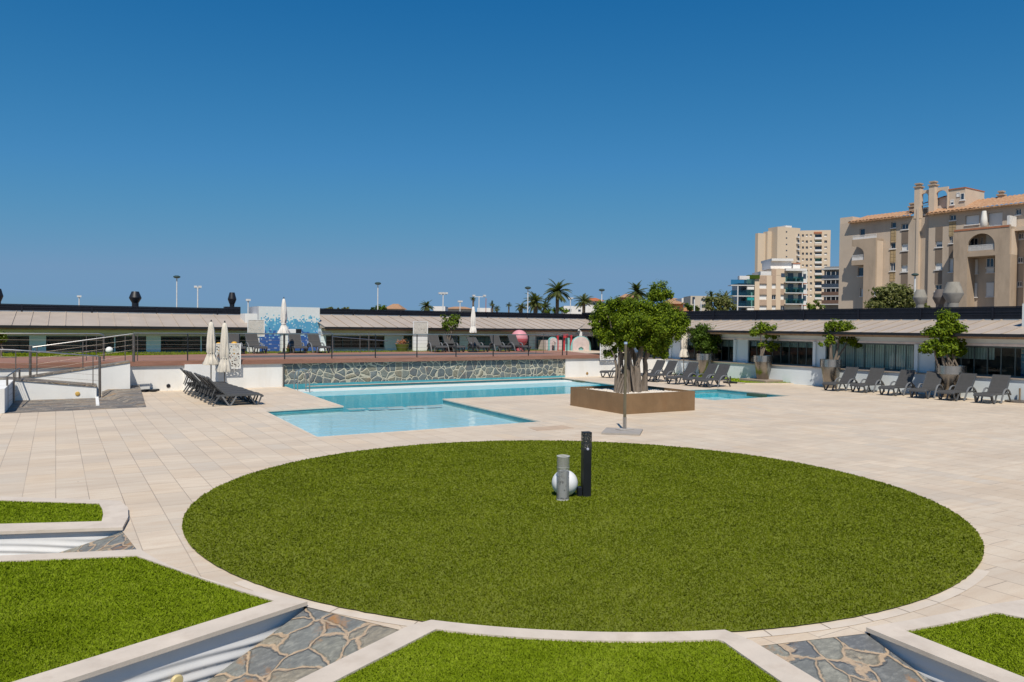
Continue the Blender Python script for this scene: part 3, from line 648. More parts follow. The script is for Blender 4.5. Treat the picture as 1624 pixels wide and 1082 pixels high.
def pavilion(name, label, pl, u0, u1, zb, wins, zt, zb_w, over=.85, run=3.6, rise=.7, seam=.62, blinds=(), cut0=0, cut1=0, louvre=False, sillw=0, mull=.55, facade=None):
    t = thing(name, label, 'building', pl.pt((u0+u1)/2, 0, zb))
    ze = zt+.42                                   # eave height
    holes = [(a, b, zb_w, zt-.0) for a, b in wins]
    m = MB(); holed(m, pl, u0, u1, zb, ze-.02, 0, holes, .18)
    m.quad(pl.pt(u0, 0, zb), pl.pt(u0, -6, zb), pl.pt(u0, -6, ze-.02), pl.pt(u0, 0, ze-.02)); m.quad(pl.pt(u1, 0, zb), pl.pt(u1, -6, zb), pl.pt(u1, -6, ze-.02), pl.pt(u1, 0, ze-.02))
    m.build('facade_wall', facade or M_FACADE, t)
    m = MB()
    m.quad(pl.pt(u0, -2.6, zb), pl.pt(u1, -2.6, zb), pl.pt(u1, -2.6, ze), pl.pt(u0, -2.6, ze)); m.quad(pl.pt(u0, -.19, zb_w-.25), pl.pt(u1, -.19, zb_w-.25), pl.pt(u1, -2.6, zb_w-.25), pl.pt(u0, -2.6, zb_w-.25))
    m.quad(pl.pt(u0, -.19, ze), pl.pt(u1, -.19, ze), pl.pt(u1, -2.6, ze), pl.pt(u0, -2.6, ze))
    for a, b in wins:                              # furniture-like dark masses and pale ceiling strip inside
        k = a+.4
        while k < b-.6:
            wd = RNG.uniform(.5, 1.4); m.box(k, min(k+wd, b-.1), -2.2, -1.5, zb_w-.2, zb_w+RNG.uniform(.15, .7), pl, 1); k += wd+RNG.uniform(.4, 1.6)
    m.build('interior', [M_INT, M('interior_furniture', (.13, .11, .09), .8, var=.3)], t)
    for i, (a, b) in enumerate(wins):
        f = MB(); fw = .035
        nm = max(1, round((b-a)/mull))
        f.box(a, b, -.15, -.09, zt-.07, zt-.002, pl); f.box(a, b, -.15, -.09, zb_w+.002, zb_w+.06, pl)
        for k in range(nm+1):
            x = a+(b-a)*k/nm; x0, x1 = max(a+.002, x-fw/2), min(b-.002, x+fw/2); f.box(x0, x1, -.146, -.094, zb_w+.06, zt-.07, pl)
        if louvre:
            for z in np.arange(zb_w+.12, zt-.1, .13): f.box(a+.02, b-.02, -.092, -.07, z, z+.022, pl)
        fo = f.build('window', M_FRAME, t)
        g = MB(); g.quad(pl.pt(a, -.12, zb_w), pl.pt(b, -.12, zb_w), pl.pt(b, -.12, zt), pl.pt(a, -.12, zt)); g.build('pane', M_GLASS, fo)
        if i in dict(blinds):
            lo, p0, p1 = dict(blinds)[i]
            bl = MB(); k = a+(b-a)*p0; st = .115; e = a+(b-a)*p1
            while k < e-.05:
                bl.box(k, k+st*.8, -.30-.02*(int(k*10) % 2), -.285, zb_w+.03+lo*(zt-zb_w), zt-.02, pl); k += st
            bl.build('blind', M_CURT, fo)
        s = MB(); s.box(a-.03, b+.03, -.17, .05+sillw, zb_w-.045, zb_w-.003, pl); s.build('sill', M_SILL, fo)
    # header strip, soffit, eave timber, gutter
    MB().box(u0, u1, .002, .03, zt+.003, zt+.1, pl).build('header_strip', M('header_paint', (.80, .74, .74), .7), t)
    e0, e1 = u0+cut0*over, u1-cut1*over
    m = MB(); m.quad(pl.pt(u0, .005, ze-.03), pl.pt(u1, .005, ze-.03), pl.pt(e1, over, ze-.03), pl.pt(e0, over, ze-.03)); m.build('soffit', M_SOFFIT, t)
    MB().box(e0, e1, over-.08, over+.0, ze-.12, ze-.035, pl).build('eave_board', M('eave_timber', (.42, .27, .16), .8, var=.2, scale=2, stain=((.18, .08, .03), 1.2, .7)), t)
    MB().box(e0, e1, over-.02, over+.1, ze-.033, ze+.09, pl).build('gutter', M_GUT, t)
    r0, r1 = u0+cut0*-run*.0, u1
    # roof: sloped sheet with standing seams
    za, zr = ze+.06, ze+.06+rise
    g0, g1 = e0-cut0*run, e1+cut1*run
    a, b, c, d = pl.pt(e0, over+.04, za), pl.pt(e1, over+.04, za), pl.pt(g1, -run+over, zr), pl.pt(g0, -run+over, zr)
    m = MB(); m.quad(a, b, c, d); m.quad(a-Vector((0, 0, .05)), b-Vector((0, 0, .05)), c-Vector((0, 0, .05)), d-Vector((0, 0, .05)))
    sm = m; k = min(e0, g0); 
    while k < max(e1, g1):
        # clip at the hipped ends
        lo, hi = 0.0, 1.0
        if cut0 and k < e0: lo = (e0-k)/max(1e-6, e0-g0)
        if cut1 and k > e1: lo = (k-e1)/max(1e-6, g1-e1)
        if lo < .97:
            w0 = over+.04-(run+.04)*lo; z0 = za+(zr-za)*lo
            p, q = pl.pt(k, w0, z0+.018), pl.pt(k, -run+over, zr+.018)
            sm.bar([p, q], .035, .05, pl.t)
        k += seam
    rf = m.build('roof', M_ROOFM, t)
    MB().box(g0, g1, -run+over-.16, -run+over-.0, zr-.02, zr+.05, pl).build('ridge_cap', M('ridge_metal', (.35, .38, .42), .4, .6), rf)
    MB().box(u0, u1, -run-2.5, -run+over-.16, zr-.25, zr-.02, pl).build('flat_roof', M_GUT, rf)
    return t, pl, -run+over, zr
def roof_fence(label, pl, u0, u1, w, z0, z1, post=3.2):
    t = thing('roof_screen_fence', label, 'fence', pl.pt((u0+u1)/2, w, z0), 'black slatted screens along the roofs')
    m = MB(); z = z0+.05; h = (z1-z0)
    n = 5
    for i in range(n): m.box(u0, u1, w-.02, w+.02, z0+.04+i*(h-.04)/n, z0+.04+(i+1)*(h-.04)/n-.022-(.02 if i == 2 else 0), pl)
    m.box(u0, u1, w-.05, w-.03, z0+.02, z1-.05, pl)
    m.build('slats', M_SCR, t)
    k = u0
    while k < u1: MB().box(k-.04, k+.04, w+.021, w+.06, z0-.06, z1+.03, pl).build('post', M_SCR, t); k += post
    MB().box(u0, u1, w-.06, w+.05, z1-.018, z1+.03, pl).build('top_rail', M_SCR, t)
    return t
YF = 44.5
BK = Pl((0, YF), (1, 0))
def bx(px, py=548): return BK.u(px, py)
zt = 2.06
wl_ = [(bx(-90), bx(46.5)), (bx(73), bx(181)), (bx(183), bx(232)), (bx(255), bx(318)), (bx(320), bx(390))]
pavilion('pavilion', 'low pavilion with pale sheet roof and white columns at the far left', BK, bx(-100), bx(397), 1.0, wl_, zt, 1.24, louvre=True, mull=1.6, seam=.74, run=3.8, rise=.72)
wb = [(bx(517), bx(610)), (bx(640), bx(689)), (bx(693), bx(729)), (bx(744), bx(783)), (bx(790), bx(839)), (bx(849), bx(916))]
pavilion('pavilion', 'low pavilion with pale sheet roof between the mosaic wall and the bonsai', BK, bx(508.5), 30.75, 1.0, wb, 2.13, 1.36, blinds={1: (0, 0, 1), 2: (0, .3, 1), 3: (0, .1, 1), 4: (0, 0, .9), 5: (0, 0, 1)}.items(), run=3.8, rise=.75, cut1=1, seam=.74)
A_, B_ = Vector((31.51, 35.93, 0)), Vector((32.84, 16.79, 0)); tR = (B_-A_).normalized()
RT = Pl(A_-tR*8.6, tR)                        # right facade; u grows towards the viewer
def rx(px, py=560): return RT.u(px, py)
wr = [(rx(930), rx(1004)), (rx(1012), rx(1063)), (rx(1079), rx(1165)), (rx(1186), rx(1291)), (rx(1309), rx(1452)), (rx(1483), rx(1655)), (rx(1675), rx(1675)+4)]
pavr = pavilion('pavilion', 'long low pavilion with pale sheet roof and big windows along the right side', RT, .05, rx(1675)+5, -.1, wr, 2.17, .93, blinds={1: (0, .0, .5), 2: (.65, 0, 1), 3: (.72, 0, 1), 4: (.03, 0, 1), 5: (.52, 0, .55)}.items(), run=3.4, rise=.62, cut0=1, seam=.75, sillw=.0, mull=.5)
# a wider blind on the last big window and column returns
m = MB()
for a in (1063, 1165, 1291, 1452):
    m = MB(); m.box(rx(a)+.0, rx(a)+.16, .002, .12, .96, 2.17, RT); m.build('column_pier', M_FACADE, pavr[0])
tag(MB().box(.4, rx(1690)+4, .10, .34, -.2, .885, RT).build('plinth_wall', M('plinth_paint', (.66, .72, .75), .8, var=.05, scale=.7, stain=((.5, .52, .5), .8, .3))), 'long low white wall under the windows of the right pavilion', 'wall')
m = MB(); m.box(.4, rx(1690)+4, .002, .40, .886, .925, RT); tag(m.build('wall_coping', M_SILL), 'thin stone coping on the low wall under the right hand windows', 'coping')
zr_l = 3.25
roof_fence('black slatted roof screen on the left pavilion', BK, bx(-100), bx(396, 490), -3.0, 3.18, BK.z(200, 486.5, -3.0))
roof_fence('black slatted roof screen behind the middle pavilion', BK, bx(500), 36.2, -3.0, 3.24, BK.z(760, 495.3, -3.0))
roof_fence('black slatted roof screen along the right pavilion', RT, -3.2, rx(1675)+5, -2.6, 3.2, RT.z(1350, 490.5, -2.6))
# white parapet between left roof and mosaic wall
tag(MB().box(bx(392, 495), bx(412, 495), -2.0, -.6, 1.0, BK.z(400, 497.5, -.6), BK).build('parapet_wall', M_WHITE), 'small white wall between the left roof and the mosaic wall', 'wall')
# mosaic wall
w_m = -.6
u0, u1, z0, z1 = BK.rect(416, 487, 507, 556, w_m)
MZ = thing('mosaic_wall', 'tall white wall with splashed blue mosaic between the two rear pavilions', 'wall', BK.pt((u0+u1)/2, w_m, 1.2), 'blue mosaic walls')
us = BK.u(408.5, 500, w_m)
MB().box(us-.0, u1, w_m-2.4, w_m-.02, 1.0, z1, BK).build('wall_core', M('mosaic_side', (.42, .43, .46), .7), MZ)
MB().box(u0-.2, u1, w_m-.018, w_m, 1.2, z1-.0, BK).build('mosaic_face', M_MOS, MZ)
s1 = MB().box(us, u0-.0, w_m-.0, w_m+.012, 1.0, z1, BK)
for nm, a in (('left', 0),):
    screen('perforated_screen', 393, 507, 419, 534, BK, 1.1, 'white perforated screen on a white post left of the mosaic wall', mat=M_PERFB)
    screen('perforated_screen', 655.5, 510, 678, 532, BK, 1.1, 'white perforated screen on a white post in front of the middle pavilion', mat=M_PERFB)
    for p0, p1, w in ((392.5, 411.5, 1.08), (655.5, 678, 1.08)):
        a, b, c, d = BK.rect(p0, 533, p1, 556, w); tag(MB().box(a, b, w-.15, w, 1.1, d, BK).build('white_post', M_WHITE2), 'broad white post below the perforated screen '+('beside the mosaic wall' if p0 < 500 else 'in front of the middle pavilion'), 'post')
# right mosaic pillar at the frame edge
g = G(1620, 634)
tag(MB().box(g.x+.0, g.x+1.6, g.y-1.4, g.y+.05, 0, H+(525.6-480)/F*(g.dot(FWD))).build('mosaic_pillar', M_MOS), 'blue mosaic pillar with pale top at the right edge of the terrace', 'pillar', 'blue mosaic walls')
# white service cabinet by the deck parasol
u0, u1, z0, z1 = BK.rect(446.5, 530, 457, 553, .6)
t = thing('white_cabinet', 'white cabinet with pale top in front of the blue mosaic wall', 'cabinet', BK.pt(u0, .6, 1.2))
MB().box(u0, u1, .2, .6, 1.2, z1, BK).build('body', M_WHITE2, t, bev=.01); MB().box(u0-.05, BK.u(469, 525, .6), .15, .65, z1, z1+.28, BK).build('top_shelf', M_WHITE2, t, bev=.01)
a, b, c, d = BK.rect(469, 522, 478, 531, .6); MB().box(a+.01, b, .25, .6, c, d, BK).build('dark_unit', M_DARK, t, bev=.01)
# ------------------------------------------------------------------ roof vents
def vent(label, base, h, r, mat, group, cat='roof vent', sq=1, cap=None):
    t = thing('roof_vent', label, cat, base, group)
    MB().lathe(base, [(r*.55, -.3), (r*.55, h*.22)], 20).build('collar', mat, t, smooth=40)
    MB().lathe(base, [(r*.55, h*.2), (r, h*.52), (r*1.0, h*.58)], 24).build('lower_cone', mat, t, smooth=30)
    MB().lathe(base, [(r*1.0, h*.58), (r*.62, h*.97), (r*.58, h), (0, h)], 24).build('upper_cone', cap or mat, t, smooth=30)
for px, yb, yt, rr, lab in ((214.5, 485, 462.5, 9, 'black double cone roof vent right of centre on the left pavilion'), (368, 488, 464, 6.5, 'black double cone roof vent at the right end of the left pavilion'), (-3, 484, 458, 7, 'black roof vent cut by the left edge of the photo')):
    d = 47.5; b_ = P(px, yb, d); vent(lab, b_, P(px, yt, d).z-b_.z, rr*d/F, M_BLACK, 'black roof vents')
MB_ = MB(); c = P(368, 488, 47.5); MB_.box(c.x-.45, c.x+.45, c.y-.3, c.y+.3, c.z-.5, c.z+.05); tag(MB_.build('vent_curb', M_BLACK), 'black box curb under the right vent of the left pavilion', 'vent base')
M_CONC = M('grey_concrete', (.235, .225, .21), .85, var=.12, scale=3); M_CONCS = M('stained_concrete', (.27, .25, .215), .9, var=.15, scale=3, stain=((.10, .085, .07), 2.2, .8), stretch=(1, 1, .6))
M_CONCD = M('dark_vent', (.12, .105, .10), .8, var=.15)
for px, yb, yt, rr, lab, mt in ((1459, 489, 459.5, 10.5, 'smaller grey concrete roof vent, left of the three on the right', M_CONC), (1490.5, 489, 459, 10.5, 'dark brown roof vent between the two grey ones', M_CONCD), (1511, 489, 447.5, 14.8, 'largest grey concrete roof vent with stained hood', M_CONC)):
    d = 46 if px != 1511 else 45; b_ = P(px, yb, d); vent(lab, b_, P(px, yt, d).z-b_.z, rr*d/F, mt, 'concrete roof vents', cap=M_CONCS if px != 1490.5 else M_CONCD)
# ================================================================== APARTMENT BLOCKS
M_STUC = M('beige_stucco', (.52, .425, .335), .9, var=.06, scale=.4, stain=((.36, .29, .225), .30, .7))
M_STUC2 = M('weathered_stucco', (.42, .325, .24), .9, var=.10, scale=.35, stain=((.23, .175, .13), .4, .85))
M_STUC3 = M('light_stucco', (.60, .48, .37), .9, var=.06, scale=.4)
M_TOWER = M('tower_render', (.60, .485, .365), .9, var=.04, scale=.1)
M_PANEL = M('grey_panel', (.20, .155, .12), .85, var=.08, scale=.6)
M_OCHRE = m_stone('ochre_lattice', 2.0, (.22, .16, .09), [(.46, .33, .17), (.43, .30, .15), (.48, .35, .19)], .06, .0, .8, dist=0)
M_SHUT = M('white_shutter', (.72, .71, .69), .6, var=.04, stretch=(1, 1, 8), scale=6, bmp=.4, bscale=3)
M_WIN = M('dark_pane', (.035, .05, .075), .08, 0, var=.5, scale=.3, spec=.8)
M_RAILW = M('white_rail', (.66, .64, .62), .6)
M_BRICK = M('red_edge', (.40, .15, .075), .85, var=.15)
DOT = lambda v: v.dot(FWD)
class Bld:
    def __init__(s, name, label, pl, d=.22): s.pl = pl; s.t = thing(name, label, 'building', pl.pt(0, 0, -2)); s.holes = []; s.d = d
    def r(s, x0, y0, x1, y1, w=0): return s.pl.rect(s.px(x0), s.py(y0), s.px(x1), s.py(y1), w)
    def part(s, name, mat, x0, y0, x1, y1, w0, w1, **k):
        a, b, c, d = s.r(x0, y0, x1, y1, w1); return MB().box(a, b, w0, w1, c, d, s.pl).build(name, mat, s.t, **k)
    def win(s, x0, y0, x1, y1, kind='pane', w=0, sill=True, mull=1):
        a, b, c, d = s.r(x0, y0, x1, y1, w); dd = s.d
        if w == 0: s.holes.append((a, b, c, d))
        f = MB(); fw = .07; e = w-dd if w == 0 else w+.0; o = .06
        f.box(a, b, e, e+o, c, c+fw, s.pl); f.box(a, b, e, e+o, d-fw, d, s.pl); f.box(a, a+fw, e, e+o, c+fw, d-fw, s.pl); f.box(b-fw, b, e, e+o, c+fw, d-fw, s.pl)
        for i in range(1, mull+1):
            if kind == 'pane': m_ = a+(b-a)*i/(mull+1); f.box(m_-.035, m_+.035, e, e+o, c+fw, d-fw, s.pl)
        fo = f.build('window', M_RAILW, s.t)
        MB().box(a+fw, b-fw, e-.02, e+.02, c+fw, d-fw, s.pl).build('shutter' if kind == 'shut' else 'pane', M_SHUT if kind == 'shut' else M_WIN, fo)
        if kind == 'half': MB().box(a+fw, b-fw, e+.022, e+.04, c+(d-c)*.45, d-fw, s.pl).build('shutter', M_SHUT, fo)
        if sill: MB().box(a-.1, b+.1, w-.1, w+.12, c-.14, c-.004, s.pl).build('sill', M_RAILW, fo)
# ---- big beige block on the right (crop coordinates: x = 1324+X/4.703, y = 270+Y/4.703)
dB = 118; A0 = P(1332, 500, dB); tB = Vector((.085, -.996, 0))
b = Bld('apartment_block', 'large beige apartment block with terracotta roofs and arched balconies at the right', Pl(A0, tB))
b.px = lambda X: 1324+X/4.703; b.py = lambda Y: 270+Y/4.703
pl = b.pl
# windows in the main wall
for q in ((498, 400, 548, 441, 'pane'), (413, 541, 453, 585, 'pane0'), (411, 692, 450, 752, 'pane'), (496, 548, 545, 600, 'shut'), (494, 708, 543, 757, 'shut'),
          (750, 530, 801, 574, 'half'), (746, 690, 800, 742, 'shut'), (748, 855, 796, 902, 'pane'), (853, 496, 880, 545, 'pane'), (850, 660, 880, 760, 'shut'),
          (975, 336, 1076, 404, 'shut'), (1146, 316, 1250, 416, 'shut'), (1350, 289, 1388, 332, 'pane'), (420, 388, 456, 430, 'pane0'), (858, 334, 903, 374, 'pane'),
          (185, 436, 224, 500, 'pane0'), (172, 726, 214, 790, 'pane0'), (190, 880, 214, 940, 'shut')):
    b.win(*q[:4], kind=q[4].replace('0', ''), mull=0 if q[4].endswith('0') else 1)
u0, z0 = pl.uz(1332.2, 345); uE = pl.u(1700, 400)
zTop1 = pl.z(b.px(120), b.py(352)); zE1 = pl.z(b.px(130), b.py(392)); zE2 = pl.z(b.px(700), b.py(330))
u120, u590, u695 = pl.u(b.px(118), 352), pl.u(b.px(592), 340), pl.u(b.px(697), 338)
u625, u700 = pl.u(b.px(625), 400), pl.u(b.px(697), 400)
MBm = MB(); holed(MBm, pl, u0, u625, -2, zE1, 0, b.holes, b.d)
holed(MBm, pl, u700, uE, -2, zE2, 0, b.holes, b.d)
MBm.box(u0, uE, -14, -.5, -2, zE1-.3, pl); MBm.build('main_wall', M_STUC, b.t)
MB().box(u0+.0, pl.u(b.px(330), 345), -13, -4.4, zE1-.3, zTop1+.3, pl).build('parapet', M_STUC3, b.t)
MB().box(u0+.0, u120+.3, -4.4, -.02, zE1-.3, zTop1+.1, pl).build('parapet_end', M_STUC3, b.t)
b.part('parapet_block', M_STUC3, 38, 352, 320, 400, -9, -2.5) if False else None
# recessed stair bay with windows
ub0, ub1 = u625, u700
MB().box(ub0-.02, ub1+.02, -3.5, -1.1, -2, zE2+1.2, pl).build('recessed_bay', M_STUC, b.t)
b.part('grey_strip', M_PANEL, 664, 395, 697, 1035, -1.1, -1.08)
for y0, y1 in ((285, 332), (446, 492), (604, 651), (762, 806)): b.win(634, y0, 696, y1, w=-1.06)
# bay returns
MB().box(ub0-.35, ub0-.02, -1.1, .12, -2, zE2+1.0, pl).build('pilaster', M_STUC3, b.t)
# grey strips and ochre lattices
for q in ((497, 452, 547, 545), (496, 606, 544, 704), (492, 763, 543, 900), (750, 422, 804, 528), (747, 580, 801, 686), (745, 748, 799, 850)): b.part('grey_panel', M_PANEL, *q, -.03, .02)
for q in ((415, 436, 456, 538), (411, 590, 453, 688), (408, 758, 449, 830), (851, 384, 903, 492)): b.part('lattice_panel', M_OCHRE, *q, -.03, .025)
b.part('grey_panel', M_PANEL, 850, 548, 884, 656, -.03, .02)
# roofs
def roof(u0, u1, ze, zr, w0, w1, name='tiled_roof'):
    m = MB(); k = u0; vs = []; pitch = .55; n = int((u1-u0)/pitch*6); cols = []
    for i in range(n+1):
        u = u0+(u1-u0)*i/n; bm_ = .10*abs(math.sin(math.pi*(u-u0)/pitch))
        cols.append((pl.pt(u, w0, ze+bm_), pl.pt(u, w1, zr+bm_)))
    for (a, c), (d, e) in zip(cols, cols[1:]): m.quad(a, d, e, c)
    m.quad(pl.pt(u0, w0, ze-.18), pl.pt(u1, w0, ze-.18), pl.pt(u1, w0, ze), pl.pt(u0, w0, ze)); m.quad(pl.pt(u0, w0, ze-.18), pl.pt(u1, w0, ze-.18), pl.pt(u1, -.1, ze-.1), pl.pt(u0, -.1, ze-.1))
    m.quad(pl.pt(u0, w0, ze), pl.pt(u0, w1, zr), pl.pt(u0, w1, ze), pl.pt(u0, w0, ze-.18))
    m.build(name, M_TERRA, b.t)
roof(u120, u590-.1, zE1+.05, pl.z(b.px(400), b.py(322), -4), .7, -4.2)
roof(u695, uE, zE2+.05, pl.z(b.px(1000), b.py(229), -4), .7, -4.2)
# chimneys, arches, roof structure
def chim(x0, x1, ytop, ybot, w0, w1, mat=M_STUC3, cap=True):
    a, e, c, d = b.r(x0, ytop, x1, ybot, w1); o = MB().box(a, e, w0, w1, c, d-.5 if cap else d, pl).build('chimney', mat, b.t)
    if cap:
        m = MB(); m.box(a-.12, e+.12, w0-.12, w1+.12, d-.5, d-.32, pl); m.box(a+.12, e-.12, w0+.1, w1-.1, d-.32, d-.08, pl); m.box(a, e, w0, w1, d-.08, d+.12, pl); m.build('chimney_cap', M_STUC2, o)
chim(592, 632, 103, 360, -.9, .05); chim(700, 742, 88, 340, -.9, .05); chim(552, 588, 250, 305, -3.5, -2.5, M_STUC2); chim(1213, 1250, 160, 215, -4.5, -3.6, M_STUC2)
def arch_wall(name, x0, x1, y0, y1, ax0, ax1, ay0, ay1, w0, w1, mat, open_bottom=False, ay_floor=None):
    """wall slab with a round headed opening"""
    a, e, c, d = b.r(x0, y0, x1, y1, w1); ha, hb, hc, hd = b.r(ax0, ay0, ax1, ay1, w1)
    cx, r = (ha+hb)/2, (hb-ha)/2; rz = min(r, (hd-hc)*.98); zs = hd-rz
    hole = [(ha, hc), (hb, hc)] + [(cx+r*math.cos(t), zs+rz*math.sin(t)) for t in np.linspace(0, math.pi, 18)]
    m = MB(); outer = [(a, c), (e, c), (e, d), (a, d)]
    for w in (w1, w0):
        tmp = MB(); tmp.poly(outer, 0, [hole]); m.add([pl.pt(v.x, w, v.y) for v in tmp.v], tmp.f)
    for loop in (outer, hole):
        for i in range(len(loop)):
            p, q = loop[i], loop[(i+1) % len(loop)]; m.quad(pl.pt(p[0], w0, p[1]), pl.pt(q[0], w0, q[1]), pl.pt(q[0], w1, q[1]), pl.pt(p[0], w1, p[1]))
    return m.build(name, mat, b.t), (ha, hb, hc, hd)
arch_wall('roof_arch', 632, 700, 150, 262, 640, 696, 172, 261, -.8, -.5, M_STUC3)
arch_wall('roof_arch', 742, 842, 128, 305, 750, 836, 150, 300, -.8, -.5, M_STUC3)
m = MB(); a, e, c, d = b.r(628, 205, 838, 262, -2)
m.quad(pl.pt(a, -.75, c), pl.pt(e+.2, -.75, c+.9), pl.pt(e+.2, -4.5, d+.6), pl.pt(a, -4.5, d-.2)); m.build('red_roof', M('red_roof', (.42, .13, .07), .8, var=.15), b.t)
b.part('roof_gable', M('pale_pink_render', (.60, .52, .46), .85), 744, 205, 836, 312, -3.2, -1.2)
b.part('roof_house', M_STUC3, 836, 140, 972, 300, -6.0, -.7)
b.part('roof_house_trim', M_BRICK, 834, 134, 974, 141, -6.1, -.6)
b.win(862, 220, 890, 258, 'half', w=-.69); b.win(908, 166, 934, 200, 'shut', w=-.69, sill=False); b.win(938, 172, 968, 222, w=-.69, mull=0)
# projecting block with arched loggia (right)
wP = 2.2
hole_o, (ha, hb, hc, hd) = arch_wall('loggia_front', 884, 1304, 425, 640, 988, 1192, 472, 612, wP-.35, wP, M_STUC2)
aL, aR_ = b.r(884, 640, 985, 1040, wP)[:2]; zb_ = -2; zt_ = pl.z(b.px(884), b.py(640), wP)
zlo = b.r(884, 425, 1304, 640, wP)[2]
MB().box(aL, aR_, .05, wP, -2, zlo-.004, pl).build('loggia_pier', M_STUC2, b.t)
aM0, aM1 = b.r(1192, 640, 1304, 1040, wP)[:2]; MB().box(aM0, aM1, .05, wP, -2, zlo-.004, pl).build('loggia_pier', M_STUC2, b.t)
MB().box(aR_, aM0, .05, wP-.1, zlo-.06, hc+.25, pl).build('loggia_floor', M_STUC2, b.t)
ztop = b.r(884, 425, 1304, 640, wP)[3]
MB().box(aL, aM1, .05, wP-.36, ztop-.5, ztop-.2, pl).build('terrace_slab', M_STUC2, b.t)
MB().box(aL, aL+.3, .05, wP-.36, zlo, ztop-.5, pl).build('loggia_side', M_STUC2, b.t); MB().box(aM1-.3, aM1, .05, wP-.36, zlo, ztop-.5, pl).build('loggia_side', M_STUC3, b.t)
b.part('terrace_edge', M_BRICK, 890, 428, 1300, 440, wP-.3, wP+.05)
m = MB(); a, e, c, d = b.r(988, 556, 1192, 606, wP)
for i in range(34): x = a+.05+(e-a-.1)*i/33; m.box(x-.025, x+.025, wP-.2, wP-.16, c, d, pl)
m.box(a, e, wP-.22, wP-.14, d-.06, d, pl); m.box(a, e, wP-.22, wP-.14, c, c+.06, pl); m.build('balcony_rail', M_RAILW, b.t)
b.win(1013, 508, 1070, 560, w=.04, sill=False); b.win(1090, 500, 1106, 590, w=.04, sill=False, mull=0); b.win(1128, 480, 1190, 600, 'shut', w=.06, sill=False)
for q in ((997, 668, 1068, 772, 'shut'), (1132, 656, 1188, 724, 'pane'), (996, 842, 1063, 946, 'shut'), (1130, 838, 1188, 942, 'shut'), (1132, 722, 1188, 762, 'shut')): b.win(*q[:4], kind=q[4], w=.06)
m = MB(); a, e, c, d = b.r(1088, 333, 1114, 424, 1.6); m.lathe(pl.pt((a+e)/2, 1.2, c-.1), [(.12, 0), (.45, .3), (.38, 1.2), (.25, 2.2), (.05, d-c)], 12); m.build('terrace_parasol', M_CANVASW, b.t, smooth=60)
b.part('glass_screen', M_RAILW, 1284, 338, 1304, 418, .1, wP-.2)
# projecting block (left)
wL = 2.0
arch_wall('loggia_front', 126, 305, 512, 705, 70, 216, 560, 650, wL-.35, wL, M_STUC2) if False else None
a, e, c, d = b.r(126, 512, 305, 706, wL); ox = b.r(216, 560, 217, 640, wL)[0]; az = b.r(126, 565, 217, 640, wL)
# half arch: opening from the left edge to ox
zo0, zo1 = pl.z(b.px(170), b.py(672), wL), pl.z(b.px(150), b.py(566), wL)
rr = zo1-zo0
prof = [(a, zo0)]; 
outer = [(ox, -2), (e, -2), (e, d), (a, d), (a, zo1)] + [(a+(ox-a)*math.sin(t), zo0+.9+(rr-.9)*math.cos(t)) for t in np.linspace(.1, math.pi/2, 14)]
m = MB()
for w in (wL, wL-.35):
    tmp = MB(); tmp.poly(outer, 0); m.add([pl.pt(v.x, w, v.y) for v in tmp.v], tmp.f)
for i in range(len(outer)):
    p, q = outer[i], outer[(i+1) % len(outer)]; m.quad(pl.pt(p[0], wL-.35, p[1]), pl.pt(q[0], wL-.35, q[1]), pl.pt(q[0], wL, q[1]), pl.pt(p[0], wL, p[1]))
m.build('loggia_front', M_STUC2, b.t)
MB().box(ox, e-.02, .05, wL-.36, -2, d-.05, pl).build('loggia_body', M_STUC3, b.t)
MB().box(a, e, .05, wL-.36, d-.3, d-.04, pl).build('terrace_slab', M_STUC2, b.t)
b.part('balcony_slab', M_STUC2, 124, 672, 216, 708, .05, wL+.02)
for (x0, y0, x1, y1) in ((124, 632, 214, 671), (130, 482, 305, 514)):
    m = MB()
    a_, e_, c_, d_ = b.r(x0, y0, x1, y1, wL)
    n_ = int((e_-a_)/.12)
    for i in range(n_+1): x = a_+(e_-a_)*i/n_; m.box(x-.025, x+.025, wL-.2, wL-.16, c_, d_, pl)
    m.box(a_, e_, wL-.22, wL-.14, d_-.07, d_, pl); m.box(a_, e_, wL-.21, wL-.15, c_, c_+.5*(d_-c_), pl); m.build('balcony_rail', M_RAILW, b.t)
# right end: recessed section
b.part('recess_lintel', M_STUC3, 1318, 418, 1520, 446, .03, 1.2)
for q in ((1372, 470, 1410, 514, 'pane'), (1366, 650, 1406, 690, 'pane'), (1362, 830, 1400, 868, 'pane')): b.win(*q[:4], kind=q[4], w=.03)
b.part('right_wing', M_STUC3, 1412, 446, 1560, 1040, .03, 1.2)
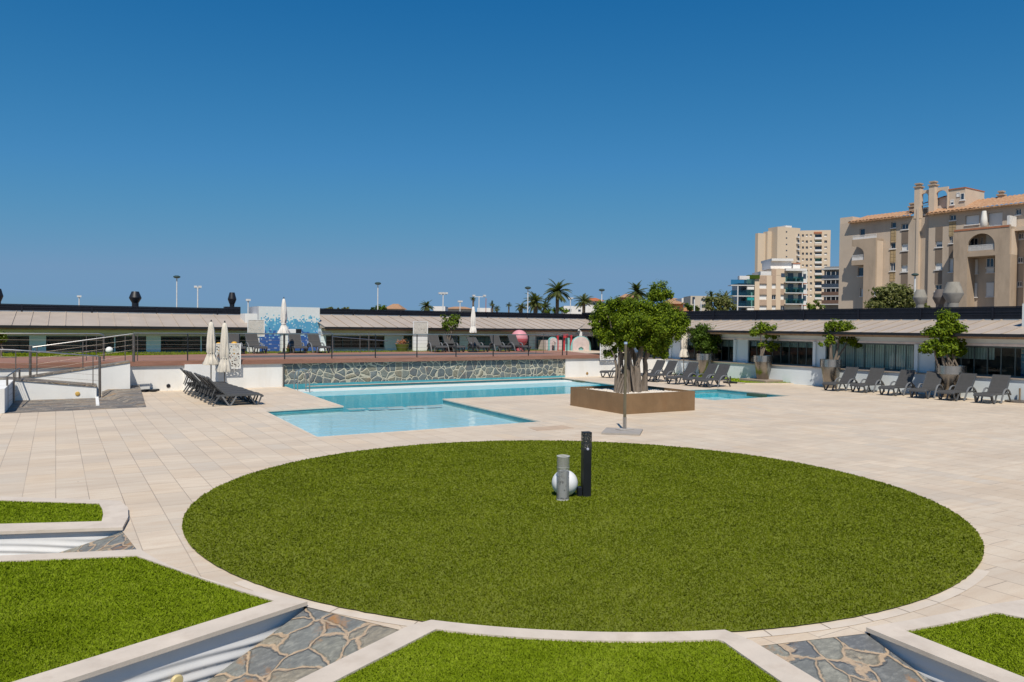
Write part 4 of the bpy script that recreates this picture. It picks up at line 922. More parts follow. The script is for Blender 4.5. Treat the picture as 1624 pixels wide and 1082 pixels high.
# ---- tower (crop: x = 1140+X/6.76, y = 340+Y/6.76)
dT = 370
def cf(b): b.px = lambda X: 1140+X/6.76; b.py = lambda Y: 340+Y/6.76
tT = (RGT*.90-FWD*.43).normalized() 
t = Bld('tower_block', 'tall beige tower block with many small windows in the distance', Pl(P(1278, 450, dT), RGT*.97-FWD*.22), .5); cf(t); pl = t.pl
rows = [228, 294, 358, 424, 486, 552, 610, 676, 742, 808, 872]
for i, y in enumerate(rows):
    for x, w_ in ((902, 22), (944, 24), (988, 24), (1146, 30)):
        t.win(x-w_/2, y-14, x+w_/2, y+13, kind='shut' if (x == 1146 and i != 1) or (x == 988 and i % 4 in (1, 2)) or RNG.random() < .45 else 'pane', sill=False)
    a, e, c, d = t.r(1030, y-16, 1104, y+18); t.holes.append((a, e, c, d))
    MB().box(a, e, -1.3, -1.2, c, d, pl).build('balcony_glazing', M_WIN if i % 3 != 1 else M_GLASSG, t.t)
    t.part('balcony_front', M_RAILW if i % 2 == 0 else M_STUC3, 1028, y+18, 1106, y+40, -.4, .5)
    if i in (1, 3, 5): t.part('awning', M_CANVASW, 1030, y+4, 1104, y+19, .0, .6)
a, e, c, d = t.r(868, 172, 1192, 1050); m = MB(); holed(m, pl, a, e, -2, d, 0, t.holes, .5); m.box(a, e, -18, -1.4, -2, d-.3, pl); m.build('right_wall', M_TOWER, t.t)
t.part('roof_line', M_BRICK, 1020, 188, 1106, 206, .0, .3)
f2 = Pl(P(1140+868/6.76, 450, dT-1), RGT*.93+FWD*.36); b2 = f2
def tp(name, mat, x0, y0, x1, w0, w1, y1=1050):
    a, e, c, d = b2.rect(1140+x0/6.76, 340+y0/6.76, 1140+x1/6.76, 340+y1/6.76, w1); return MB().box(a, e, w0, w1, -2 if y1 == 1050 else c, d, b2).build(name, mat, t.t)
tp('stair_tower', M_TOWER, 622, 140, 866, -5, 1.5); tp('left_wing', M_TOWER, 516, 186, 622, -5.5, -2.5); tp('left_wing', M_TOWER, 414, 204, 500, -6, -4); tp('shadow_gap', M_PANEL, 498, 204, 518, -7, -6)
tp('roof_box', M_RAILW, 716, 122, 782, -8, -2, 150)
for y in (188, 254, 322, 388, 454): tp('small_window', M_WIN, 720, y-6, 734, 1.4, 1.6, y+6)
for y in rows[:6]:
    tp('corner_balcony', M_RAILW, 846, y+10, 872, .5, 2.6, y+24); tp('corner_window', M_WIN, 850, y-18, 864, 1.4, 1.6, y+8)
# ---- beige flats with green glass balconies
dF = 215
f = Bld('balcony_flats', 'cream flats with green glass balconies and a white penthouse below the tower', Pl(P(1210, 470, dF), RGT), .3); cf(f); pl = f.pl
for i, y in enumerate((770, 888, 1005)):
    for x0, x1, k in ((436, 514, 'shut'), (568, 612, 'shut' if i != 1 else 'pane'), (662, 704, 'shut' if i < 2 else 'pane')):
        f.win(x0, y-22, x1, y+26, kind=k, sill=False); f.part('grey_panel', M_PANEL, x0, y-28, x1, y-23, -.02, .04)
        f.part('pale_panel', M('salmon_panel', (.43, .31, .225), .85) if 'salmon_panel' not in bpy.data.materials else bpy.data.materials['salmon_panel'], x0, y+30, x1, y+86, -.03, .03)
a, e, c, d = f.r(384, 655, 716, 1050); m = MB(); holed(m, pl, a, e, -2, d, 0, f.holes, .3); m.box(a, e, -10, -.5, -2, d-.2, pl); m.build('front_wall', M('cream_render', (.62, .49, .36), .9, var=.04, scale=.2), f.t)
sp_ = bpy.data.materials['salmon_panel']; cr_ = bpy.data.materials['cream_render']
f.part('pale_panel', sp_, 438, 660, 514, 742, -.03, .05); f.part('upper_wall', cr_, 566, 586, 724, 654, -9, -.02); f.part('pale_panel', sp_, 570, 590, 614, 742, -.03, .05)
f.part('small_window', M_WIN, 668, 632, 704, 672, -.05, .06)
f.part('parapet', M_RAILW, 448, 612, 562, 654, -8, -.2); f.part('penthouse', M('white_penthouse', (.80, .76, .72), .8), 556, 490, 780, 584, -9, -1.5); f.part('penthouse_roof', M_RAILW, 568, 474, 800, 500, -10, -.6)
f.part('roof_cabin', bpy.data.materials['white_penthouse'], 796, 530, 872, 580, -7, -2); f.part('roof_cabin_trim', M_BRICK, 800, 522, 876, 531, -7.3, -1.8)
f.part('balcony_roof', M_RAILW, 720, 580, 946, 606, -8, 1.2)
f.part('balcony_back', M('pale_wall', (.62, .62, .58), .8), 716, 606, 946, 1050, -8, -1.5)
for y in (690, 806, 925):
    f.part('balcony_floor', M_RAILW, 714, y+34, 912, y+42, -1.4, 1.2); g_ = f.part('glass_front', M_GLASSG, 714, y-22, 908, y+34, 1.12, 1.18)
    f.part('balcony_door', M_WIN, 740, y-60, 800, y+30, -1.5, -1.46); f.part('balcony_door', M_WIN, 850, y-60, 890, y+30, -1.5, -1.46)
    for px_ in (738, 800, 845): f.part('potted_shrub', M_LEAFD, px_, y-4, px_+22, y+30, .2, .8)
    f.part('side_balcony', M_RAILW, 896, y+12, 946, y+48, -1.4, .9); f.part('side_balcony_edge', M_BRICK, 896, y+48, 946, y+56, -1.4, .95); f.part('side_window', M_WIN, 905, y-50, 935, y, -1.5, -1.45)
f.part('column', M_RAILW, 892, 606, 900, 1050, .9, 1.1)
# left glass wing
M_BLUEG = m_glass('blue_glass', (.42, .70, .78), 1.0)
f.part('left_wing', M('grey_wing', (.38, .41, .42), .8), 205, 740, 383, 1050, -8, -2)
for i, y in enumerate((735, 850, 965)):
    f.part('balcony_floor', M_RAILW, 130 if i < 2 else 205, y+22, 383, y+30, -2, 1.2)
    f.part('glass_front', M_BLUEG, 130 if i < 2 else 205, y-34, 300, y+22, 1.12, 1.2); f.part('glass_front', M_GLASSG, 302, y-40, 383, y+22, 1.12, 1.18)
    f.part('balcony_window', M_WIN, 215, y+36, 290, y+100, -1.99, -1.9)
    f.part('awning', M_CANVASW if i != 1 else M('teal_awning', (.02, .30, .30), .7), 306, y+40, 378, y+72, .0, 1.0)
f.part('roof_plants', M_LEAFD, 320, 650, 440, 690, -2, .5); f.part('rolled_awning', M_RAILW, 222, 660, 330, 700, -1, .8)
# ---- dark balconies between
dD = 250
g_ = Bld('terrace_flats', 'dark fronted flats with four rows of railed balconies between tower and apartment block', Pl(P(1318, 470, dD), RGT*.86-FWD*.5), .3); cf(g_); pl = g_.pl
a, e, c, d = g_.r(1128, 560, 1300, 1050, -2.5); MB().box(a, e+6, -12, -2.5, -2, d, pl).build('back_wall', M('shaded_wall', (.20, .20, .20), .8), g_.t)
g_.part('roof_slab', M('slab_grey', (.42, .42, .42), .8), 1098, 578, 1300, 592, -8, 1.2)
for i, y in enumerate((700, 792, 880, 968)):
    g_.part('balcony_slab', bpy.data.materials['slab_grey'], 1098, y-8, 1300, y+2, -2.4, 1.2); g_.part('balcony_front', M_WIN if i < 2 else M('brown_rail', (.12, .07, .05), .7) if 'brown_rail' not in bpy.data.materials else bpy.data.materials['brown_rail'], 1100, y-48, 1300, y-10, 1.05, 1.12)
    for x in (1150, 1200, 1250): g_.part('post', M_RAILW, x, y-84, x+4, y-48, .95, 1.05)
    for x in (1160, 1215, 1262): g_.part('balcony_window', M_WIN, x, y-84, x+30, y-20, -2.5, -2.42)
# ---- villas and low houses behind the pavilions
def house(label, x0, y0, x1, y1, d, wall, roofy=None, roofmat=None, wins=(), name='villa', depth=9, flat=False, group='houses beyond the pavilions'):
    pl = Pl(P((x0+x1)/2, 480, d), RGT); a, e, c, dd = pl.rect(x0, y0, x1, y1)
    t = thing(name, label, 'house', pl.pt((a+e)/2, 0, -2.2), group); zt = dd
    MB().box(a, e, -depth, 0, -2.2, zt, pl).build('wall', wall, t)
    if roofy is not None:
        zr = pl.z((x0+x1)/2, roofy, -depth/2); m = MB(); o = .6
        p = [pl.pt(a-o, o, zt), pl.pt(e+o, o, zt), pl.pt(e+o, -depth-o, zt), pl.pt(a-o, -depth-o, zt)]; i = min((e-a)*.3, depth*.45)
        r1, r2 = pl.pt(a+i, -depth/2, zr), pl.pt(e-i, -depth/2, zr)
        m.add(p+[r1, r2], [(0, 1, 5, 4), (2, 3, 4, 5), (1, 2, 5), (3, 0, 4), (3, 2, 1, 0)]); m.build('roof', roofmat or M_TERRA, t)
    for w in wins:
        q = pl.rect(*w); MB().box(q[0], q[1], -.05, .06, q[2], q[3], pl).build('window', M_WIN, t)
    return t, pl
M_WH = M('white_house', (.72, .69, .66), .85, var=.05, scale=.3); M_PK = M('orange_house', (.52, .25, .12), .85, var=.08, scale=.3); M_BG = M('sand_house', (.50, .44, .36), .85, var=.06, scale=.3); M_GR = M('grey_house', (.22, .21, .20), .8, var=.06, scale=.3)
house('small villa with orange hipped roof right of a lamp post', 612, 490, 634, 500, 190, M_BG, 482, M_TERRA)
house('long white house under the white lamp mast left of the deck parasol', 687, 486, 706, 500, 200, M_WH, None)
house('row of low sand coloured roofs left of the deck parasol', 706, 490, 748, 500, 230, M_BG, 486.5, M_TERRA, name='low_house')
house('white box house right of the deck parasol', 757, 488.5, 778, 500, 200, M_WH, None)
house('white house with flat roof behind a palm', 894, 485.5, 932, 500, 170, M_WH, None, wins=((917, 491, 921, 494), (902, 490, 906, 494)))
house('white house with red hipped roof left of the bonsai crown', 931, 477.5, 955, 500, 175, M_WH, 472.5, M('red_tiles', (.42, .13, .05), .9, var=.2), wins=((940, 480, 944, 484),))
house('terracotta house with orange roof just behind the bonsai crown, left half', 988, 472, 1012, 500, 180, M_PK, 466.5, M_TERRA)
house('terracotta house with orange tiled roof right of the bonsai top', 1058, 482, 1083, 500, 170, M_PK, 475.5, M_TERRA, wins=((1064, 487, 1068, 491), (1074, 487, 1078, 491)))
house('low orange house with flat edge right of the bonsai crown', 1084, 488, 1099, 500, 165, M_PK, None)
house('white house with a flat grey roof terrace', 1081, 473, 1100, 500, 230, M_WH, None, wins=((1086, 477, 1092, 480), (1094, 485, 1098, 489)))
house('modern grey and sand house with flat roofs beside the olive trees', 1095, 469.5, 1128, 500, 220, M_BG, None, wins=((1098, 471, 1102, 482), (1110, 483, 1124, 488), (1112, 474, 1124, 477)))
house('low red roofed house peeping out right of the terracotta house', 1066, 476, 1080, 500, 240, M_BG, 473, M_TERRA)
# ---- lamp posts and masts
M_POLE = M('white_pole', (.62, .62, .62), .5); M_LHEAD = M('green_lamp_head', (.04, .07, .065), .4)
def lamp(px, ytop, d, label, two=False, rr=.09):
    b_ = P(px, 498, d); top = P(px, ytop, d); t = thing('street_lamp', label, 'street lamp', (b_.x, b_.y, -2.2), 'white street lamps')
    MB().tube([(b_.x, b_.y, -2.2), (b_.x, b_.y, top.z-.1)], [rr, rr*.75], 10).build('pole', M_POLE, t, smooth=40)
    m = MB(); m.lathe((b_.x, b_.y, top.z-.3), [(.0, -.02), (.25, 0), (.42, .12), (.40, .24), (.2, .33), (0, .34)], 14); m.build('lamp_head', M_LHEAD, t, smooth=50)
lamp(280.3, 437.5, 95, 'tallest white lamp post with dark head, above the left pavilion'); lamp(599, 448, 100, 'white lamp post with dark head beside the small orange roofed villa')
lamp(836.8, 455, 100, 'white lamp post with dark head among the palms'); lamp(954, 458.5, 105, 'white lamp post with dark head left of the bonsai crown')
lamp(1450, 434, 95, 'white lamp post with green head in front of the beige apartment block', rr=.14); lamp(1387, 457, 105, 'lamp with dark head showing just above the bushy tree', rr=.09)
def mast(px, ytop, d, label, half, down=0):
    b_ = P(px, 498, d); z = P(px, ytop, d).z; h = half*d/F; t = thing('floodlight_mast', label, 'mast', (b_.x, b_.y, -2.2), 'thin masts on the skyline')
    MB().tube([(b_.x, b_.y, -2.2), (b_.x, b_.y, z)], [.14, .10], 8).build('pole', M_POLE, t, smooth=40)
    m = MB(); p, q = Vector((b_.x, b_.y, z-.1))-RGT*h, Vector((b_.x, b_.y, z-.1))+RGT*h; m.bar([p, q], .12, .12, FWD)
    for k in (-1, 0, 1) if down else (-1, 1): c_ = Vector((b_.x, b_.y, z))+RGT*h*k*.85; m.box(c_.x-.25, c_.x+.25, c_.y-.2, c_.y+.2, z-.05, z+.28)
    m.build('crossbar', M_POLE, t)
mast(313.5, 456, 130, 'thin white mast with a small crossbar right of the tallest lamp', 4); mast(702.5, 466, 150, 'white mast with paired floodlights left of the deck parasol', 6, 1); mast(759.5, 470, 150, 'white T shaped mast right of the deck parasol', 10)
mast(125.5, 471, 150, 'short thin mast above the far left roof', 1.5); mast(729.5, 479, 160, 'small grey mast between the sand coloured roofs', 2); mast(904.5, 474, 160, 'thin mast right of the tall palm', 2.5); mast(393.5, 477, 130, 'short white mast left of the mosaic wall', 1.5)
for px, yt, lab in ((1169.5, 454, 'white pole in front of the blue glass balconies'), (1101, 475, 'white pole right of the low orange house'), (1111.5, 478, 'short white pole left of the olive trees'), (770.5, 473, 'thin reddish pole right of the T shaped mast')):
    b_ = P(px, 498, 110); tag(MB().tube([(b_.x, b_.y, -2.2), (b_.x, b_.y, P(px, yt, 110).z)], .085 if px != 770.5 else .05, 8).build('white_pole', M_POLE if px != 770.5 else M_BRICK, loc=(b_.x, b_.y, -2.2), smooth=40), lab, 'pole', 'plain poles on the skyline')
# ================================================================== FURNITURE
def make_lounger(label, cat_group, ang, arm=True):
    t = thing('sun_lounger', label, 'sun lounger', (0, 0, 0), cat_group)
    m = MB(); top = [(0, .30), (.05, .35), (.14, .372), (.6, .365), (1.2, .365)]
    m.bar([(x, 0, z) for x, z in top], .60, .028, (0, 1, 0)); m.build('seat', M_SLING, t)
    m = MB()
    for s in (-1, 1): m.bar([(x, s*.315, z-.012) for x, z in top]+[(1.5, s*.315, .35)], .05, .065, (0, 1, 0))
    m.box(-.012, .03, -.33, .33, .275, .325); m.box(1.16, 1.2, -.3, .3, .31, .35); m.build('frame', M_PLAST, t)
    a = R(ang); c, s_ = math.cos(a), math.sin(a); L = .80; p0 = Vector((1.16, 0, .375))
    def bp(l, o): return p0+Vector((c*l-s_*o, 0, s_*l+c*o))
    m = MB(); m.bar([bp(0, 0), bp(.25, -.015), bp(.5, .0), bp(L-.05, .03), bp(L, .02)], .585, .026, (0, 1, 0)); m.build('backrest', M_SLING, t)
    m = MB()
    for s in (-1, 1): m.bar([bp(-.02, -.01)+Vector((0, s*.31, 0)), bp(.4, -.02)+Vector((0, s*.31, 0)), bp(L-.03, .015)+Vector((0, s*.30, 0))], .045, .05, (0, 1, 0))
    m.bar([bp(L, .02)-Vector((0, .32, 0)), bp(L, .02)+Vector((0, .32, 0))], .05, .05, (1, 0, 0)); m.build('back_frame', M_PLAST, t)
    if ang > 10:
        q = bp(.45, -.02)
        for s in (-1, 1): MB().bar([q+Vector((0, s*.24, 0)), Vector((1.16+c*.45+.14, s*.24, .32))], .025, .03, (0, 1, 0)).build('support_strut', M_PLAST, t)
    for s in (-1, 1):
        m = MB(); m.bar([(.04, s*.31, .34), (.13, s*.315, .10), (.20, s*.32, .012), (.235, s*.32, .012), (.33, s*.315, .15), (.44, s*.31, .34)], .055, .045, (0, 1, 0)); m.build('leg', M_PLAST, t, bev=.006)
        m = MB()
        if arm:
            m.bar([(.72, s*.355, .01), (.80, s*.358, .20), (.89, s*.36, .38), (1.0, s*.362, .50), (1.14, s*.362, .545), (1.30, s*.36, .52), (1.44, s*.358, .43), (1.56, s*.355, .30)], .062, .05, (0, 1, 0)); m.build('armrest', M_PLASTL, t, bev=.012)
        else:
            m.bar([(.86, s*.31, .34), (.98, s*.315, .12), (1.06, s*.32, .012), (1.10, s*.32, .012), (1.2, s*.315, .16), (1.32, s*.31, .34)], .055, .05, (0, 1, 0)); m.build('leg', M_PLASTL, t, bev=.006)
        m = MB(); m.bar([(1.38, s*.33, .36), (1.5, s*.335, .2), (1.62, s*.34, .01)], .05, .045, (0, 1, 0)); m.build('leg', M_PLAST, t, bev=.006)
    return t
def first(t, loc, rz, label, group): t.location = loc; t.rotation_euler = (0, 0, rz); t['label'] = label; t['group'] = group; return t
g1 = 'row of six loungers before the right pavilion'
protoR = make_lounger('x', g1, 55); used = [0]
legs = [(1309.5, 619.3), (1353.8, 622), (1399, 626.5), (1448.4, 631), (1491.6, 634.4), (1550.3, 639)]
names = ['leftmost of the six grey loungers along the right pavilion', 'second from the left of the six grey loungers along the right pavilion', 'third from the left of the six grey loungers along the right pavilion', 'fourth from the left of the six grey loungers, in front of the widest potted bonsai', 'fifth from the left of the six grey loungers along the right pavilion', 'rightmost grey lounger, standing beside the blue mosaic pillar']
rz = R(3)
for i, ((px, py), nm) in enumerate(zip(legs, names)):
    g = G(px, py); loc = Vector((g.x-.2, g.y-.30, 0)); rr = rz+R((-4, 1.5, -1, 6, -3, 3)[i])
    first(protoR, loc, rr, nm, g1) if i == 0 else dup(protoR, loc, rr, nm, g1)
g2 = 'loungers between the bonsai and the small pool'
mids = [((1010, 603.5), 'grey lounger mostly hidden behind the bonsai trunk, only its backrest shows'), ((1028.5, 605.2), 'first fully visible raised grey lounger right of the bonsai trunk'), ((1060.8, 609), 'second raised grey lounger right of the bonsai trunk'), ((1087, 611.3), 'third raised grey lounger right of the bonsai, partly behind its neighbour'), ((1110, 613.6), 'raised grey lounger nearest the small pool, beside the black parasol base')]
for (px, py), nm in mids:
    g = G(px, py); dup(protoR, Vector((g.x-.2, g.y-.30, 0)), R(RNG.uniform(-6, 6)), nm, g2)
flat = make_lounger('grey lounger lying flat against the white wall left of the bonsai trunk', g2, 6); g = G(954.6, 598.6); flat.location = (g.x-.2, min(g.y, 34.6)-.3, 0); flat.rotation_euler = (0, 0, R(4))
g3 = 'loungers on the deck lawn'
dk = [((403, 560.8), 'leftmost deck lounger, in front of the white post by the mosaic wall'), ((466, 559.6), 'deck lounger just right of the white parasol, before the blue mosaic'), ((504.5, 559.2), 'deck lounger at the right corner of the mosaic wall'),
      ((691.5, 556.9), 'deck lounger first from the left of the five before the middle pavilion'), ((722, 556.6), 'deck lounger second from the left of the five before the middle pavilion'), ((760, 556.4), 'deck lounger with its back lowered, right of the thin white parasol'), ((795, 556.0), 'deck lounger left of the pink ball'), ((828, 555.6), 'deck lounger in front of the pink ball')]
low = make_lounger('x', g3, 35)
for i, ((px, py), nm) in enumerate(dk):
    g = G(px, py, 1.21); g = g*1.0; k = 41.1/g.y if g.y > 41.1 else 1; g = Vector((g.x*k, g.y*k, 1.21)); rr = R(90+(8 if i == 0 else RNG.uniform(-5, 9)))
    loc = Vector((g.x+.36, g.y, 1.21))
    if i == 5: first(low, loc, rr, nm, g3)
    else: dup(protoR, loc, rr, nm, g3)
dup(protoR, Vector((G(385, 561, 1.21).x*.97-.1, 40.9, 1.21)), R(92), 'deck lounger half hidden behind the perforated screen by the cream parasols', g3)
g4 = 'side by side loungers left of the pool'
lowL = make_lounger('x', g4, 43, False)
nn = ['nearest', 'second', 'third', 'fourth', 'fifth', 'sixth', 'seventh', 'farthest']
for i in range(8):
    loc = Vector((5.62-.03*i+RNG.uniform(-.05, .05), 27.35+.80*i, 0)); rr = R(180+RNG.uniform(-2, 2))
    lab = (nn[i]+' reclined lounger' if i in (0, 7) else nn[i]+' reclined lounger from the front')+' in the packed row left of the pool'
    if i == 0: first(lowL, loc, rr, lab, g4)
    else: dup(lowL, loc, rr, lab, g4)
# ------------------------------------------------------------------ closed parasols
def parasol(label, base, zt, zb, r, mat, zg=0, flare=1.5, pole=None, lean=0, stub=True, waist=None, group='closed parasols'):
    t = thing('closed_parasol', label, 'parasol', base, group); B_ = Vector(base); h = zt-zb
    MB().tube([B_+Vector((0, 0, .05)), B_+Vector((0, 0, zt-base[2]+.05))], .024, 8).build('pole', pole or M_STEELD, t, smooth=40)
    MB().lathe(B_, [(0, .0), (.30, 0), (.30, .05), (.06, .075), (.04, .3), (0, .3)], 18).build('base', M_DARK, t, smooth=40)
    prof = [(.02, h), (r*.5, h*.965), (r*.66, h*.85), (r*.85, h*.65), (r*1.0, h*.45), (r*(waist or .95), h*.30), (r*(waist or .80)*.98, h*.265), (r*1.2, h*.16), (r*flare, h*.04), (r*flare*.93, 0), (r*.4, h*.06)]
    ph = RNG.uniform(0, 6, 20)
    fold = lambda j, k: (.24*math.sin(k*2*math.pi/36*8+ph[j % 4]*.5)+.08*math.sin(k*2*math.pi/36*5+ph[5]))*min(1, j/3)
    m = MB(); m.lathe((B_.x, B_.y, zb), prof, 36, fold=fold); m.build('canopy', mat, t, smooth=70)
    m = MB(); m.lathe((B_.x, B_.y, zb+h*.275), [(r*.88, 0), (r*.9, .03), (r*.88, .06)], 20); m.build('strap', mat, t)
    MB().lathe((B_.x, B_.y, zt-.02), [(.03, 0), (.035, .03), (.02, .08), (0, .1)], 10).build('finial', M_DARK, t, smooth=40)
    return t
def at_y(px, y): r_ = ray(px, 500); k = y/r_.y; return Vector((r_.x*k, y, 0))
def zof(py, px, p): r_ = ray(px, py); k = math.hypot(p.x, p.y)/math.hypot(r_.x, r_.y); return H+r_.z*k
for px, yt, yb, y, r, lab, fl in ((335, 510, 579, 33.3, .155, 'cream closed parasol, left one of the pair behind the packed loungers', 1.75), (356.5, 511.5, 590, 32.6, .16, 'cream closed parasol, right one of the pair, hanging a little lower', 1.45)):
    p = at_y(px, y); parasol(lab, (p.x, p.y, 0), zof(yt, px, p), zof(yb, px, p), r, M_CANVAS, flare=fl)
p = at_y(450, 41.2); parasol('white closed parasol on the deck lawn in front of the mosaic wall', (p.x, p.y, 1.21), zof(473.5, 450, p), zof(530, 450, p), .15, M_CANVASW, flare=1.9, waist=.7)
p = at_y(750.5, 41.2); parasol('slim white closed parasol on the deck before the middle pavilion', (p.x, p.y, 1.21), zof(486, 750.5, p), zof(528, 750.5, p), .13, M_CANVASW, flare=1.4, waist=.8)
p = at_y(1085.5, 33.6); parasol('cream closed parasol right of the bonsai crown, between loungers', (p.x, p.y, 0), zof(513, 1085.5, p), zof(566.5, 1085.5, p), .155, M_CANVAS, flare=1.55)
# bare parasol bases
def base(label, px, py, stub, w=.34):
    g = G(px, py); t = thing('parasol_base', label, 'parasol base', g, 'empty parasol bases')
    m = MB()
    for a in range(4):
        c, s = math.cos(a*math.pi/2+.5), math.sin(a*math.pi/2+.5); m.bar([g+Vector((c*.03, s*.03, .06)), g+Vector((c*w, s*w, .05))], .22, .07, (-s, c, 0))
        m.lathe(g+Vector((c*w*.9, s*w*.9, 0)), [(.0, 0), (.05, 0), (.05, .05), (0, .05)], 10)
    m.build('cross_foot', M_DARK, t, bev=.01)
    if stub: MB().tube([g+Vector((0, 0, .08)), g+Vector((0, 0, stub))], .032, 8).build('socket_tube', M_DARK, t, smooth=40)
base('black empty parasol base with short tube by the small pool', 1158, 608, .36); base('low black empty parasol base at the foot of the white wall on the left', 236, 621, 0, .40)
g = G(1617, 638); t = thing('parasol_base', 'grey round parasol base with brown pole stub beside the mosaic pillar', 'parasol base', g, 'empty parasol bases')
MB().lathe(g, [(0, 0), (.5, 0), (.5, .06), (.1, .09), (0, .09)], 24).build('base', M_STEELD, t, smooth=40); MB().tube([g+Vector((0, 0, .05)), g+Vector((0, 0, .55))], .035, 10).build('pole', M('brown_pole', (.25, .18, .12), .6), t, smooth=40)
# steel pole on a plate in front of the planter
q = [G(953.5, 689), G(1015, 691.3), G(1019.5, 683), G(962, 680.5)]; g = G(990.5, 684)
t = thing('pole_stand', 'tall bare bronze pole standing on a grey slab plate in front of the planter', 'pole', g)
pts = [(v.x, v.y) for v in q]
MB().prism(pts, .004, .045, bottom=True).build('plate', M('grey_slab', (.33, .30, .27), .8, var=.1, scale=4), t, bev=.005)
m = MB(); mid = [(pts[i][0]*.5+pts[(i+1) % 4][0]*.5, pts[i][1]*.5+pts[(i+1) % 4][1]*.5) for i in range(4)]; m.box(g.x-.22, g.x+.22, g.y-.12, g.y+.12, .046, .07); m.build('plate_block', M('grey_slab_light', (.40, .37, .34), .8), t, bev=.005)
zt_ = zof(546, 990, g); MB().tube([g+Vector((0, 0, .05)), g+Vector((0, 0, zt_))], [.042, .036], 12).build('pole', M('bronze_pole', (.20, .17, .11), .45, .5), t, smooth=40)
MB().tube([g+Vector((0, 0, zt_)), g+Vector((0, 0, zt_+.06))], .045, 12).build('pole_cap', M('cap_blue', (.35, .45, .62), .5), t, smooth=40)
MB().tube([g+Vector((0, 0, .05)), g+Vector((0, 0, .38))], .052, 12).build('socket_tube', M_STEEL, t, smooth=40)
# ------------------------------------------------------------------ lawn lamps
g = G(929, 786.5, .02); t = thing('bollard_light', 'black square bollard light with perforated top on the round lawn', 'bollard light', g)
fr = Pl(g, RGT+FWD*.25); hB = zof(683, 929, g)-.02; w = .068
MB().box(-w, w, -w, w, .0, hB*.735, fr).build('post', M('bollard_black', (.018, .02, .023), .35, .2, var=.15), t, bev=.006)
MB().box(-w, w, -w, w, hB*.7352, hB-.02, fr).build('perforated_head', m_perf('bollard_mesh', (.035, .035, .037), (.1, .1, .1), 60, .40), t)
MB().box(-w*.55, w*.55, -w*.55, w*.55, hB*.74, hB-.05, fr).build('diffuser', M('opal', (.62, .58, .5), .6), t)
MB().box(-w-.002, w+.002, -w-.002, w+.002, hB-.02, hB, fr).build('cap', M_DARK, t, bev=.004)
m = MB(); m.lathe((0, 0, 0), [(0, .012), (.018, .01), (.022, 0)], 14); Mx = Matrix.Translation(fr.pt(.0, w, hB*.745)) @ fr.n.to_track_quat('Z', 'Y').to_matrix().to_4x4(); m.v = [Mx @ v for v in m.v]; m.build('sensor', M('sensor_pale', (.45, .45, .55), .3), t, smooth=50)
MB().box(-w-.08, -w-.01, -.05, .05, .0, .17, fr).build('connector', M_BLACK, t, bev=.006)
g = G(895.5, 786, .02); rS = .212; t = thing('globe_light', 'white plastic globe light lying on the round lawn behind the grey tube', 'globe light', g)
MB().lathe(g+Vector((0, 0, .005)), [(.08, 0)]+[(rS*math.sin(a), rS-.012-rS*math.cos(a)) for a in np.linspace(.4, math.pi-.001, 24)], 40).build('globe', M('opal_globe', (.74, .74, .75), .35, var=.02), t, smooth=60)
MB().lathe(g, [(0, 0), (.1, 0), (.09, .03), (0, .03)], 24).build('base', M_BLACK, t, smooth=40)
g = G(892.5, 792.5, .02); t = thing('tube_light', 'grey see through mesh tube light in front of the white globe', 'tube light', g); rT = .098; hT = zof(723, 892, g)-.02
def m_mesh(name, col, alpha):
    m, nt, b = newmat(name); b.inputs['Base Color'].default_value = (*col, 1); b.inputs['Roughness'].default_value = .45; b.inputs['Metallic'].default_value = .3
    tr = nt.nodes.new('ShaderNodeBsdfTransparent'); mx = nt.nodes.new('ShaderNodeMixShader'); v = coords(nt, (1, 1, 1))
    ck = tex(nt, 'Checker', v, Scale=260); f = math_(nt, 'MULTIPLY', ck.outputs['Fac'], 1-alpha*.0)
    f = math_(nt, 'GREATER_THAN', math_(nt, 'ADD', math_(nt, 'MULTIPLY', ck.outputs['Fac'], .4), .1), alpha)
    nt.links.new(f, mx.inputs[0]); nt.links.new(b.outputs[0], mx.inputs[1]); nt.links.new(tr.outputs[0], mx.inputs[2]); nt.links.new(mx.outputs[0], nt.nodes['Material Output'].inputs[0]); return m
MB().lathe(g, [(rT, 0), (rT, hT)], 32).build('mesh_tube', m_mesh('steel_mesh', (.36, .355, .345), .3), t, smooth=60)
m = MB(); m.lathe(g, [(rT+.004, hT-.012), (rT+.006, hT), (rT-.006, hT+.004), (rT-.01, hT-.012)], 32); m.lathe(g, [(rT+.003, hT*.745), (rT+.003, hT*.755)], 32); m.lathe(g, [(rT+.003, 0), (rT+.003, .02)], 32); m.build('rim', M('pale_rim', (.55, .54, .52), .5), t, smooth=40)
MB().lathe(g, [(rT*.72, .02), (rT*.72, hT*.66), (0, hT*.66)], 28).build('inner_sleeve', m_perf('sleeve_pattern', (.58, .58, .57), (.1,)*3, 17, .36), t, smooth=50)
MB().lathe(g, [(rT*.5, .02), (rT*.5, hT*.4), (0, hT*.42)], 20).build('lamp_core', M('core_grey', (.09, .09, .09), .4), t, smooth=50)
q = [G(838, 678.5), G(893, 675), G(911, 679.5), G(852, 683.5)]
tag(MB().prism([(v.x, v.y) for v in q], .0, .006).build('access_cover', M('brown_tile', (.47, .35, .25), .7), loc=q[0]), 'brown square access cover in the paving right of the shallow pool', 'cover')
